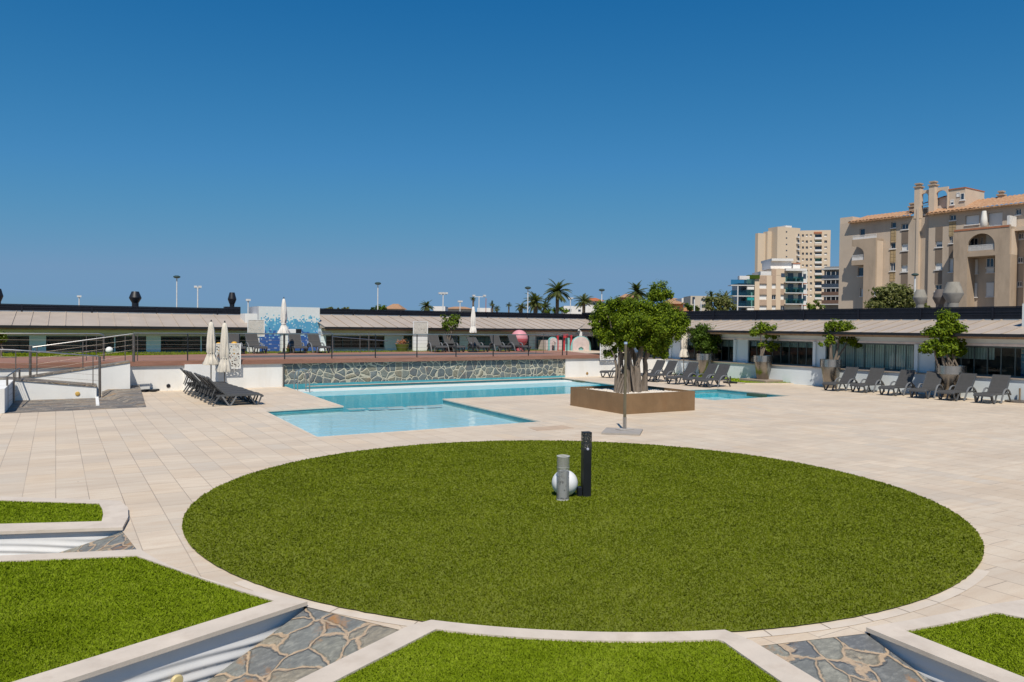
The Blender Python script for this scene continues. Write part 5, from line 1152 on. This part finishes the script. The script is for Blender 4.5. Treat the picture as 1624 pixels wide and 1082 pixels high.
# ------------------------------------------------------------------ planter
PX0, PX1, PY0, PY1, PZ = 15.23, 18.2, 19.52, 22.6, .655
t = thing('steel_planter', 'large square bronze steel planter holding the bonsai tree', 'planter', ((PX0+PX1)/2, (PY0+PY1)/2, 0))
o_ = [(PX0, PY0), (PX1, PY0), (PX1, PY1), (PX0, PY1)]; e = .035; i_ = [(PX0+e, PY0+e), (PX1-e, PY0+e), (PX1-e, PY1-e), (PX0+e, PY1-e)]
MB().prism(o_, 0, PZ, [i_]).build('box', M_CORTEN, t, bev=.006)
m = MB(); nx = 60
hgt = lambda x, y: .55+.03*noise.noise(Vector((x*2, y*2, 0)))+.02*noise.noise(Vector((x*7, y*7, 3)))
vs = [(PX0+e+(PX1-PX0-2*e)*i/nx, PY0+e+(PY1-PY0-2*e)*j/nx, 0) for i in range(nx+1) for j in range(nx+1)]; m.add([(x, y, hgt(x, y)) for x, y, _ in vs], [(i*(nx+1)+j, (i+1)*(nx+1)+j, (i+1)*(nx+1)+j+1, i*(nx+1)+j+1) for i in range(nx) for j in range(nx)])
for k in range(2600):
    x, y = RNG.uniform(PX0+.08, PX1-.08), RNG.uniform(PY0+.08, PY1-.08); s = RNG.uniform(.018, .042); z = hgt(x, y)+s*.2; a = RNG.uniform(0, 6)
    p = [Vector((x+math.cos(a+q_*1.571)*s, y+math.sin(a+q_*1.571)*s, z)) for q_ in range(4)]; m.add(p+[Vector((x, y, z+s*.8)), Vector((x, y, z-s))], [(0, 1, 4), (1, 2, 4), (2, 3, 4), (3, 0, 4)])
tag(m.build('pebble_bed', M_PEB), 'bed of pale pebbles filling the bronze planter', 'pebbles', kind='stuff')
# ================================================================== TREES
def leafmesh(name, pts, nrm, size, mat, parent, flat=.55):
    n = len(pts); c = np.array(pts); d = np.array(nrm)+RNG.normal(0, .55, (n, 3)); d /= np.linalg.norm(d, axis=1)[:, None]
    r = RNG.normal(0, 1, (n, 3)); a = np.cross(d, r); a /= np.linalg.norm(a, axis=1)[:, None]; b = np.cross(d, a)
    s = RNG.uniform(.65, 1.3, n)[:, None]*size
    v = np.stack([c-a*s, c-b*s*flat+d*s*.12, c+a*s, c+b*s*flat+d*s*.12], 1).reshape(-1, 3)
    org = np.array(ORG.get(parent.name, Vector((0, 0, 0))))
    me = bpy.data.meshes.new(name); me.vertices.add(n*4); me.vertices.foreach_set('co', (v-org).ravel()); me.loops.add(n*4); me.loops.foreach_set('vertex_index', np.arange(n*4, dtype=np.int32))
    me.polygons.add(n); me.polygons.foreach_set('loop_start', np.arange(n, dtype=np.int32)*4); me.update(calc_edges=True); me.materials.append(mat)
    o = bpy.data.objects.new(name, me); C.objects.link(o); o.parent = parent; ORG[o.name] = Vector(org); return o
def crown(parent, blobs, d, size, ncl, nl, mat, name='crown', spread=.22, squash=1.0, dr=1.0, core=True):
    """blobs are (px, py, rpx[, depth offset]); leaves sit in clusters over each blob's shell"""
    k = d/F; pts = []; nr = []
    for bl in blobs:
        px, py, r = bl[:3]; off = bl[3] if len(bl) > 3 else 0
        c = np.array(P(px, py, d+off)); rw = r*k
        for _ in range(max(4, int(ncl*(r/14)**2))):
            u = RNG.normal(0, 1, 3); u /= np.linalg.norm(u); f = RNG.uniform(.55, 1.0) if RNG.random() < .85 else RNG.uniform(.1, .6)
            e = c+u*np.array([rw, rw*dr, rw*squash])*f
            m_ = int(nl*RNG.uniform(.6, 1.4)); p = e+RNG.normal(0, 1, (m_, 3))*rw*spread
            pts.append(p); q = (p-c); q /= (np.linalg.norm(q, axis=1)[:, None]+1e-6); q[:, 2] += .5; nr.append(q)
    return leafmesh(name, np.concatenate(pts), np.concatenate(nr), size, mat, parent)
def limb(m, a, b_, r0, r1, wob=.04, n=6):
    a, b_ = Vector(a), Vector(b_); pts = []; L = (b_-a).length
    for i in range(n+1):
        f = i/n; p = a.lerp(b_, f)
        if 0 < i < n: p += Vector(RNG.normal(0, wob*L, 3))*math.sin(math.pi*f)
        pts.append(p)
    m.tube(pts, [r0+(r1-r0)*i/n for i in range(n+1)], 8)
dB_ = 23.6
TB = Vector((16.55, 21.2, .5)); dB_ = TB.dot(FWD)
t = thing('bonsai_tree', 'large ficus bonsai with many twisted trunks and cloud pruned crown in the bronze planter', 'tree', TB)
m = MB()
def tp_(px, py, off=0): return P(px, py, dB_+off)
tr = [((983, 614), (981, 585), (985, 560), (981, 542), .10, .12), ((999, 614), (1001, 585), (996, 562), (990, 543), .115, 0), ((1011, 613), (1011, 582), (1016, 556), (1025, 540), .12, -.12),
      ((1021, 612), (1023, 578), (1027, 553), (1035, 538), .11, .22), ((992, 613), (991, 580), (1002, 556), (1008, 540), .085, .45), ((1005, 612), (1008, 580), (1003, 556), (998, 540), .08, .55), ((976, 614), (978, 590), (976, 568), (970, 556), .055, -.2)]
for (a, b_, c, e_, r, off) in tr:
    q_ = [tp_(*a, off), tp_(*b_, off*.8), tp_(*c, off*.6), tp_(*e_, off*.6)]; q_[0].z = .5; pp = []
    for i in range(3):
        for f in (0, .33, .66): pp.append(q_[i].lerp(q_[i+1], f)+Vector(RNG.normal(0, .018, 3))*(0 if i == 0 and f == 0 else 1))
    pp.append(q_[3]); m.tube(pp, [r*(1.45, 1.0, .82, .76, .72, .74, .66, .6, .5, .42)[i]*RNG.uniform(.9, 1.1) for i in range(10)], 10)
    for k in range(2):                                    # strands fused to each trunk
        o1 = Vector(RNG.normal(0, r*.75, 3)); o1.z = 0; m.tube([pp[0]+o1*1.5, pp[2]+o1*1.05, pp[4]+o1*.9, pp[6]+o1*.6], [r*.5, r*.34, r*.28, r*.2], 7)
for k in range(9):                                       # aerial roots fanning into the pebbles
    x = RNG.uniform(974, 1024); q0 = tp_(x, 614, 0) ; off = RNG.uniform(-.55, .2); q0 = tp_(x+RNG.uniform(-5, 5), 615, off); q0.z = .52
    q1 = tp_(999+(x-999)*.8+RNG.uniform(-3, 3), RNG.uniform(560, 592), off*.45); m.tube([q0, q0.lerp(q1, .5)+Vector(RNG.normal(0, .02, 3)), q1], [RNG.uniform(.025, .05), .03, .018], 6)
for k in range(9):
    x = RNG.uniform(985, 998); q0 = tp_(x+RNG.uniform(-10, 6), 617, -.7); q0.z = .52; q1 = tp_(992, RNG.uniform(588, 600), -.42); m.tube([q0, q0.lerp(q1, .5)+Vector(RNG.normal(0, .02, 3)), q1], [.045, .035, .02], 6)
ends = [(957, 492), (1000, 492), (1053, 500), (1046, 463), (1076, 515), (957, 530), (985, 528), (1040, 535), (968, 560), (1020, 510), (1040, 558)]
for i, (x, y) in enumerate(ends): s_ = tp_(*((984, 548), (996, 556), (1026, 550), (1018, 550), (1028, 548), (981, 545), (988, 545), (1030, 545), (978, 566), (1003, 552), (1027, 553))[i]); limb(m, s_, tp_(x, y, RNG.uniform(-.3, .3)), .05, .018, .06)
limb(m, tp_(1030, 505), tp_(1033, 474), .07, .05, .05)
m.build('trunk', M_BARK, t, smooth=60)
bl = [(1046, 463, 16), (1036, 468, 10), (1057, 468, 9), (957, 494, 17), (947, 502, 10), (975, 488, 15), (1000, 490, 19, -.2), (1025, 490, 18), (1050, 496, 20), (1068, 503, 16), (1079, 515, 14), (1070, 525, 15), (990, 505, 20, -.5), (1015, 510, 20, -.5), (1045, 515, 20, -.4),
      (951, 528, 13), (962, 538, 13), (978, 530, 16, -.2), (995, 530, 16, -.4), (985, 545, 9, -.3), (1030, 540, 17, -.2), (1050, 540, 17), (1040, 555, 11), (1052, 562, 8), (1020, 530, 14, .3), (1000, 541, 11, -.3), (1014, 545, 9, .2), (1029, 550, 10, .1), (945, 515, 10), (1084, 508, 9), (966, 562, 8), (975, 556, 7), (958, 515, 10, .3), (1000, 515, 22, .6), (1050, 520, 22, .6), (970, 510, 16, .5)]
crown(t, bl, dB_, .040, 36, 46, M_LEAF, spread=.17, dr=1.15)
# potted shrubs along the right pavilion
def pot(label, px, x, pytop, wtop, blobs, stems, lsize, nl, mat, group='potted bonsai in steel tubs', zb=0, ncl=36):
    k = x/ray(px, 520).x; r_ = ray(px, 520); bx_ = Vector((r_.x*k, r_.y*k, zb)); d = bx_.dot(FWD)
    zt_ = zof(pytop, px, bx_); h = zt_-zb; r = wtop/2*d/F
    t = thing('plant_pot', label[0], 'plant pot', bx_, group)
    MB().lathe(bx_, [(0, .0), (r*.58, 0), (r*.62, .03), (r*.90, h*.74), (r*.90, h*.75)], 32).build('body', M('tub_steel', (.27, .25, .225), .26, 1, var=.1) if 'tub_steel' not in bpy.data.materials else bpy.data.materials['tub_steel'], t, smooth=50)
    MB().lathe(bx_, [(r*.90, h*.735), (r, h*.74), (r, h), (r*.92, h), (r*.9, h*.9), (0, h*.88)], 32).build('rim', M('rim_steel', (.42, .41, .395), .26, 1, var=.06) if 'rim_steel' not in bpy.data.materials else bpy.data.materials['rim_steel'], t, smooth=40)
    tt = thing('potted_tree', label[1], 'potted tree', (bx_.x, bx_.y, zt_-.1), 'cloud pruned trees in steel tubs')
    m = MB()
    for s in stems:
        pts = [P(a, b_, d) for a, b_ in s]; pts[0].z = min(pts[0].z, zt_-.08); m.tube(pts, [.055-.03*i/(len(pts)-1) for i in range(len(pts))], 7)
    m.build('trunk', M_BARK, tt, smooth=60); crown(tt, blobs, d, lsize, ncl, nl, mat, spread=.24)
pot(('tapered steel tub behind the loungers nearest the bonsai', 'rounded bushy dark green tree in the tub nearest the bonsai'), 1119, 31.0, 561, 27, [(1117, 526, 13), (1103, 533, 11), (1131, 534, 11), (1118, 545, 13), (1107, 546, 9), (1132, 550, 9), (1118, 553, 10), (1097, 527, 7), (1138, 541, 6), (1110, 522, 9)], [[(1119, 563), (1118, 540)], [(1117, 563), (1108, 545)], [(1121, 563), (1130, 545)]], .07, 26, M_LEAFD)
pot(('tapered steel tub on a small plinth at the tip of the grass bank', 'two tiered cloud pruned tree in the tub on the grass bank'), 1211, 31.2, 564, 30, [(1200, 525, 9), (1211, 520, 10), (1223, 522, 10), (1228, 530, 8), (1216, 530, 8), (1194, 527, 6), (1213, 547, 6), (1222, 549, 7), (1231, 549, 6), (1206, 546, 5)], [[(1207, 566), (1207, 548), (1206, 530)], [(1208, 560), (1214, 550), (1222, 548)], [(1206, 535), (1220, 526)]], .065, 24, M_LEAF, zb=.17)
pot(('tapered steel tub behind the leftmost lounger of the right row', 'open cloud pruned tree with separate pads behind the leftmost lounger of the right row'), 1319, 31.45, 570, 33, [(1310, 517, 8), (1320, 518, 9), (1334, 518, 11), (1346, 520, 10), (1340, 526, 9), (1314, 538, 9), (1322, 539, 6), (1302, 546, 4), (1336, 541, 6), (1348, 541, 7), (1359, 545, 9), (1355, 538, 7), (1352, 524, 6)], [[(1316, 572), (1317, 553), (1314, 540)], [(1319, 572), (1318, 550), (1319, 525)], [(1325, 571), (1329, 550), (1333, 525)], [(1327, 571), (1335, 557), (1343, 546)], [(1323, 570), (1327, 560), (1329, 552)]], .062, 24, M_LEAF)
pot(('wide grey rimmed steel tub behind the fourth lounger of the right row', 'broad layered cloud pruned tree with fanned trunks in the widest tub'), 1510, 31.9, 580, 43, [(1499, 506, 12), (1509, 505, 9), (1490, 512, 7), (1476, 527, 9), (1488, 524, 10), (1500, 520, 12), (1513, 520, 11), (1525, 523, 8), (1496, 532, 9), (1472, 551, 10), (1463, 556, 6), (1482, 545, 8), (1496, 553, 11), (1510, 553, 11), (1521, 556, 9), (1514, 541, 9), (1526, 544, 6), (1503, 540, 8), (1490, 560, 7)], [[(1489, 581), (1484, 568), (1482, 555)], [(1503, 581), (1494, 565), (1490, 550)], [(1506, 581), (1502, 565), (1500, 530)], [(1514, 581), (1504, 568), (1496, 556)], [(1519, 581), (1511, 565), (1512, 545)], [(1497, 578), (1493, 560), (1499, 520)], [(1508, 578), (1516, 560), (1520, 548)]], .060, 26, M_LEAF, ncl=40)
m = MB(); gp = Vector((31.2, 28.6, 0)); m.box(30.5, 32.0, 27.6, 29.4, 0, .165); tag(m.build('tub_plinth', M('plinth_brown', (.30, .24, .19), .8), loc=gp, bev=.01), 'low brown plinth under the steel tub on the grass bank', 'plinth')
gb = [(29.3, 27.85), (32.0, 26.9), (32.15, 30.0), (31.85, 35.3), (30.9, 35.3), (29.7, 30.5)]
m = MB(); m.prism(gb, 0, .05); m.build('bank_edge', M_KERB); struct(bpy.data.objects['bank_edge'])
turf('grass_bank', [(29.45, 27.95), (31.95, 27.05), (32.1, 30.0), (31.8, 35.2), (31.0, 35.2), (29.85, 30.5)], .06, 900, M_TURFN, 'small wedge of grass at the foot of the right hand wall', .05)
# deck plants
def deckplant(px, ytop, ybase, blobs, label, y, mat, lsize, potlab):
    p = at_y(px, y); d = p.dot(FWD); p.z = 1.21
    t = thing('plant_pot', potlab, 'plant pot', p, 'pots on the deck'); MB().lathe(p, [(0, 0), (.22, 0), (.3, .45), (.33, .5), (.28, .5), (0, .46)], 20).build('body', M_DARK, t, smooth=50)
    tt = thing('potted_shrub', label, 'potted shrub', p+Vector((0, 0, .4)), 'shrubs on the deck'); m = MB()
    for b_ in blobs[:5]: limb(m, p+Vector((0, 0, .4)), P(b_[0], b_[1], d), .03, .01, .03, 4)
    m.build('stem', M_BARK, tt); crown(tt, blobs, d, lsize, 16, 22, mat, spread=.28)
M_LEAFB = m_leaf('bright_leaf', (.06, .10, .008), (.11, .17, .015), (.17, .24, .03))
deckplant(712, 496, 553, [(706, 508, 8), (714, 503, 8), (721, 505, 7), (716, 513, 9), (703, 514, 6), (724, 513, 6), (710, 518, 6)], 'bright green drooping shrub standing above the deck loungers', 42.5, M_LEAFB, .09, 'dark pot of the bright green deck shrub, hidden behind loungers')
def flowerpot(px, y, wpx, lab, lab2):
    p = at_y(px, y); p.z = 1.21; k = p.dot(FWD)/F; r = wpx/2*k
    t = thing('plant_pot', lab, 'plant pot', p, 'pots on the deck'); MB().lathe(p, [(0, 0), (r*.72, 0), (r, r*1.05), (r*.95, r*1.07), (0, r)], 24).build('body', M('olive_tub', (.10, .12, .02), .6, var=.25) if 'olive_tub' not in bpy.data.materials else bpy.data.materials['olive_tub'], t, smooth=50)
    q = thing('flower_cushion', lab2, 'flowers', p+Vector((0, 0, r)), 'red flowers in deck pots'); pts = [np.array(p)+np.array([RNG.normal(0, r*.28), RNG.normal(0, r*.28), r*1.05+abs(RNG.normal(0, r*.28))]) for _ in range(500)]
    leafmesh('blossoms', np.array(pts), np.tile([0, 0, 1.0], (500, 1)), .05, m_leaf('salmon_petal', (.45, .13, .06), (.55, .22, .12), (.5, .3, .18)) if 'salmon_petal' not in bpy.data.materials else bpy.data.materials['salmon_petal'], q)
flowerpot(638.5, 43.2, 22, 'olive green tapered tub on the deck lawn in front of the middle pavilion', 'salmon flowers filling the tub before the middle pavilion')
flowerpot(460.5, 42.6, 13, 'small olive tub beside the white cabinet on the deck', 'salmon flowers in the small tub beside the white cabinet')
# ball, playhouse, globe on the deck
p = at_y(824, 43.2); p.z = 1.21; k = p.dot(FWD)/F; r = 13.6*k; zc = zof(537, 824, p)
t = thing('play_ball', 'large two tone pink ball behind the deck loungers', 'ball', p)
prof = [(r*math.sin(a), -r*math.cos(a)) for a in np.linspace(.001, math.pi-.001, 25)]
MB().lathe((p.x, p.y, zc), prof[12:], 32).build('upper_half', M('pink_light', (.62, .27, .30), .5, var=.05), t, smooth=60); MB().lathe((p.x, p.y, zc), prof[:13], 32).build('lower_half', M('pink_deep', (.52, .11, .13), .5, var=.05), t, smooth=60)
MB().lathe((p.x, p.y, 1.21), [(0, 0), (r*.5, 0), (r*.4, zc-1.21-r*.8), (0, zc-1.21-r*.8)], 20).build('stand', M('pink_deep2', (.45, .10, .12), .5), t, smooth=40)
PH = Pl((0, 42.9), (1, 0)); a, e, c, d = PH.rect(876, 536, 935, 556); c = 1.2
t = thing('playhouse', 'pale playhouse with turquoise arches and red posts at the right end of the deck', 'playhouse', PH.pt((a+e)/2, 0, 1.2))
M_TQ = M('turquoise_plastic', (.22, .50, .48), .5); M_PW = M('pale_pink_plastic', (.62, .52, .50), .6); M_RED = M('red_post', (.50, .04, .05), .5)
def archp(x0, x1, ztop, w0, w1, door, mat, name):
    hw = (x1-x0)/2; cx = (x0+x1)/2; zs = ztop-hw*.8
    out = [(x0, c), (x1, c)]+[(cx+hw*math.cos(q_), zs+hw*.8*math.sin(q_)) for q_ in np.linspace(0, math.pi, 16)]
    hole = [(door[0], c+.02), (door[1], c+.02), (door[1], door[2]-.1), ((door[0]+door[1])/2, door[2]), (door[0], door[2]-.1)] if door else None
    m = MB()
    for w in (w0, w1): tmp = MB(); tmp.poly(out, 0, [hole] if hole else []); m.add([PH.pt(v.x, w, v.y) for v in tmp.v], tmp.f)
    for loop in [out]+([hole] if hole else []):
        for i in range(len(loop)): p_, q_ = loop[i], loop[(i+1) % len(loop)]; m.quad(PH.pt(p_[0], w0, p_[1]), PH.pt(q_[0], w0, q_[1]), PH.pt(q_[0], w1, q_[1]), PH.pt(p_[0], w1, p_[1]))
    m.build(name, mat, t)
ux = lambda px: PH.u(px, 548); zz = lambda py: PH.z(900, py)
archp(ux(870), ux(884), zz(534.5), -.08, .0, (ux(874.5), ux(880.5), zz(541)), M_TQ, 'arch_wall'); archp(ux(906), ux(937.5), zz(533), -.1, -.02, None, M_TQ, 'arch_wall')
archp(ux(908), ux(934), zz(534), -.015, .05, (ux(917), ux(925), zz(550)), M_PW, 'house_front'); archp(ux(872), ux(882), zz(536), .005, .05, (ux(874.5), ux(880.5), zz(541)), M_PW, 'house_front')
MB().box(ux(896), ux(906), -.3, -.2, 1.2, zz(536), PH).build('climbing_panel', M_TQ, t)
for px in (885.5, 896, 907): MB().box(ux(px)-.05, ux(px)+.05, -.15, -.05, 1.2, zz(531.5), PH).build('post', M_RED, t)
MB().box(ux(893), ux(900), -.05, .05, zz(536), zz(530), PH).build('red_finial', M_RED, t)
MB().box(ux(871), ux(936), -1.4, -.4, 1.2, zz(540), PH).build('body', M_PW, t)
p = at_y(173.5, 42.8); p.z = 1.21; tag(MB().lathe(p, [(.17*math.sin(a_), .17-.17*math.cos(a_)) for a_ in np.linspace(.01, math.pi-.01, 18)], 24).build('globe_light', M_WHITE2, loc=p, smooth=60), 'small white globe light on the grass before the left pavilion', 'globe light')
p = at_y(3, 38.5); p.z = 1.2; t = thing('potted_shrub', 'yellow green palm leaves poking in at the left edge above the handrail', 'potted shrub', p, 'shrubs on the deck'); limb(m := MB(), p, P(0, 536, p.dot(FWD)), .04, .02); m.build('stem', M_BARK, t)
crown(t, [(2, 535, 8), (-6, 532, 8), (8, 537, 4)], p.dot(FWD), .09, 14, 18, M_LEAFB)
# ------------------------------------------------------------------ palms and trees beyond the roofs
def palm(label, px, yc, rpx, d, trunk=.22, nf=40, dry=0, group='palms beyond the pavilions', droop=1.0, up=.2):
    c = P(px, yc, d); t = thing('palm_tree', label, 'palm tree', (c.x, c.y, -2.2), group); L = rpx*d/F*1.38
    m = MB(); m.tube([(c.x+.2, c.y, -2.2), (c.x, c.y, (c.z-2)/2), (c.x, c.y, c.z)], [trunk*1.25, trunk, trunk*1.1], 9); m.build('trunk', M_BARKD, t, smooth=60)
    m = MB()
    for k in range(nf):
        az = RNG.uniform(0, 6.283); el = math.asin(min(1, max(-.97, RNG.uniform(-.55-dry, 1)))); dirh = Vector((math.cos(az), math.sin(az), 0)); l = L*RNG.uniform(.8, 1.1)
        pts = []; p = Vector(c); e_ = el+up
        for i in range(9): pts.append(p.copy()); p = p+(dirh*math.cos(e_)+Vector((0, 0, math.sin(e_))))*l/8; e_ -= .17*droop*(1 if el > -.2 else .4)
        side = dirh.cross(Vector((0, 0, 1)))
        for i in range(1, 9):
            for f in (0, .5):
                q = pts[i-1].lerp(pts[i], f); tg = (pts[i]-pts[i-1]).normalized(); ll = l*.22*math.sin(math.pi*min(.95, (i+f)/9.3)+.25)
                for s in (-1, 1):
                    tip = q+(side*s*.75+tg*.6-Vector((0, 0, .35)))*ll; w_ = tg*l*.04; m.add([q-w_, q+w_, tip], [(0, 1, 2)])
    m.build('fronds', M_PALM, t); return t
palm('tallest palm with feathery drooping fronds above the middle pavilion', 884, 464, 23, 140, .3, 44, .1, droop=1.2)
palm('dense date palm with a round crown just right of the lamp post', 849, 479, 18, 140, .35, 60, .35)
palm('low bushy palm left of the lamp post among the palms', 826, 486, 11, 145, .35, 40, .3)
palm('short palm between the round date palm and the tallest palm', 864, 487, 12, 150, .3, 36, .3); palm('smaller palm in front of the white house left of the bonsai', 926, 479, 16, 130, .25, 34, .05)
palm('grey green palm rising behind the top left of the bonsai crown', 1010, 464, 18, 120, .3, 44, .2); palm('bushy palm beside the white house at the left of the mast', 677, 486, 11, 160, .4, 50, .4)
palm('small slim palm with round head left of the pair of tiny palms', 781, 482, 5.5, 170, .2, 40, .5); palm('tiny palm, lowest of the small group right of the deck parasol', 788, 490, 6, 165, .2, 34, .3)
palm('tiny fan palm standing alone left of the lamp among the palms', 807, 484, 5, 180, .16, 30, .1); palm('thin shaggy palm rising behind the slim deck parasol', 750.5, 474, 5, 170, .2, 40, .6)
palm('palm in front of the blue glass balconies', 1151, 474, 13, 150, .25, 34, .1); palm('palm behind the olive trees right of the grey house', 1128, 470, 10, 170, .25, 34, .1)
def tree(label, blobs, d, lsize, mat, name='leafy_tree', group='trees beyond the pavilions', nl=24, ncl=16):
    px = sum(b_[0] for b_ in blobs)/len(blobs); g = P(px, 495, d); t = thing(name, label, 'tree', (g.x, g.y, -2.2), group); m = MB()
    zc = P(px, min(b_[1] for b_ in blobs)+6, d).z
    m.tube([(g.x, g.y, -2.2), (g.x, g.y, (zc-2.2)/2), (g.x, g.y, zc)], [.3, .22, .08], 8)
    for b_ in blobs: limb(m, (g.x, g.y, (zc-2.2)*.4), P(b_[0], b_[1], d), .10, .03, .05, 4)
    m.build('trunk', M_BARKD, t, smooth=60); crown(t, blobs, d, lsize, ncl, nl, mat, spread=.25)
tree('broad olive green tree in front of the beige apartment block', [(1388, 480, 12), (1400, 466, 13), (1415, 460, 12), (1430, 464, 12), (1441, 472, 11), (1437, 485, 11), (1420, 478, 15), (1403, 485, 13), (1384, 489, 8), (1412, 469, 12), (1447, 482, 8)], 88, .20, M_LEAFO, ncl=24, nl=28)
tree('dusty olive tree right of the grey flat roofed house', [(1128, 480, 10), (1140, 474, 11), (1152, 480, 11), (1160, 488, 9), (1135, 488, 11), (1147, 490, 11), (1122, 490, 7)], 120, .26, M_LEAFO)
tree('bright green bush in front of the dark balconies', [(1285, 486, 6), (1293, 483, 6), (1300, 487, 6), (1290, 490, 7)], 140, .25, M_LEAFB)
tree('round dark tree behind the small orange roofed villa', [(594, 491, 6), (601, 488, 6), (608, 490, 5)], 160, .3, M_LEAFD)
tree('yellowish bush peeping over the roof right of the mosaic wall', [(523, 488.5, 3), (527, 490, 3.5), (518, 491, 3)], 130, .2, M_LEAFO); tree('low scrubby bush on the skyline left of the orange villa', [(545, 490.5, 3), (551, 491, 3), (537, 492, 2.5)], 130, .2, M_LEAFO)
tree('low green hedge tree under the palms beside the white house', [(875, 493, 6), (888, 493, 6), (868, 494, 5), (897, 494, 5)], 145, .25, M_LEAFB); tree('dark shrub beside the right concrete vent', [(1469, 487, 5), (1474, 490, 4)], 80, .16, M_LEAFO)
tree('dark green tree behind the orange houses right of the bonsai', [(1090, 487, 6), (1098, 489, 6), (1104, 490, 5)], 150, .3, M_LEAFD)
# ================================================================== LIGHT, SKY, CAMERA
EL, AZ = 56, 31                                  # sun elevation, heading the shadows fall towards
L = bpy.data.lights.new('sun', 'SUN'); L.energy = 4.65; L.angle = R(.53); L.color = (1, .93, .815)
so = bpy.data.objects.new('sun', L); C.objects.link(so)
dv = Vector((math.sin(R(AZ))*math.cos(R(EL)), math.cos(R(AZ))*math.cos(R(EL)), -math.sin(R(EL))))
so.rotation_euler = dv.to_track_quat('-Z', 'Y').to_euler()
w = bpy.data.worlds.new('World'); sc.world = w; w.use_nodes = True; nt = w.node_tree; bg = nt.nodes['Background']
sky = nt.nodes.new('ShaderNodeTexSky'); sky.sky_type = 'NISHITA'; sky.sun_disc = False; sky.sun_elevation = R(EL); sky.sun_rotation = R(AZ+180)
sky.altitude = 0; sky.air_density = 1.0; sky.dust_density = .4; sky.ozone_density = 3.0
# polarised, deep blue Mediterranean sky: per channel contrast curve on the sky texture
K = .1
sp = nt.nodes.new('ShaderNodeSeparateColor'); cb = nt.nodes.new('ShaderNodeCombineColor'); nt.links.new(sky.outputs[0], sp.inputs[0])
xr_, xg_, xb_ = (math_(nt, 'MULTIPLY', sp.outputs[i], .095) for i in range(3))
vr_ = math_(nt, 'MINIMUM', math_(nt, 'MAXIMUM', math_(nt, 'SUBTRACT', math_(nt, 'MULTIPLY', xr_, .415), .036), .004), .166)
xg_ = math_(nt, 'MINIMUM', xg_, .64); vg_ = math_(nt, 'ADD', math_(nt, 'MULTIPLY', xg_, math_(nt, 'SUBTRACT', 1.125, math_(nt, 'MULTIPLY', xg_, .865))), -.055)
vb_ = math_(nt, 'MINIMUM', math_(nt, 'ADD', math_(nt, 'MULTIPLY', xb_, .66), .125), .497)
for i, v_ in enumerate((vr_, vg_, vb_)): nt.links.new(math_(nt, 'MULTIPLY', v_, 1/K), cb.inputs[i])
nt.links.new(cb.outputs[0], bg.inputs[0]); bg.inputs[1].default_value = K
cd = bpy.data.cameras.new('camera'); cam = bpy.data.objects.new('camera', cd); C.objects.link(cam)
cd.sensor_width = 36; cd.sensor_fit = 'HORIZONTAL'; cd.lens = F/1624*36; cd.clip_end = 9000; cd.clip_start = .1
cam.matrix_world = Matrix.Translation((0, 0, H)) @ Matrix.Rotation(-YAW, 4, 'Z') @ Matrix.Rotation(math.pi/2-PIT, 4, 'X') @ Matrix.Rotation(ROL, 4, 'Z')
sc.camera = cam
sc.view_settings.view_transform = 'Standard'; sc.view_settings.look = 'None'; sc.view_settings.exposure = 0; sc.view_settings.gamma = 1
sc.cycles.max_bounces = 8; sc.cycles.transparent_max_bounces = 24; sc.cycles.caustics_reflective = False; sc.cycles.caustics_refractive = False
bpy.context.view_layer.update()
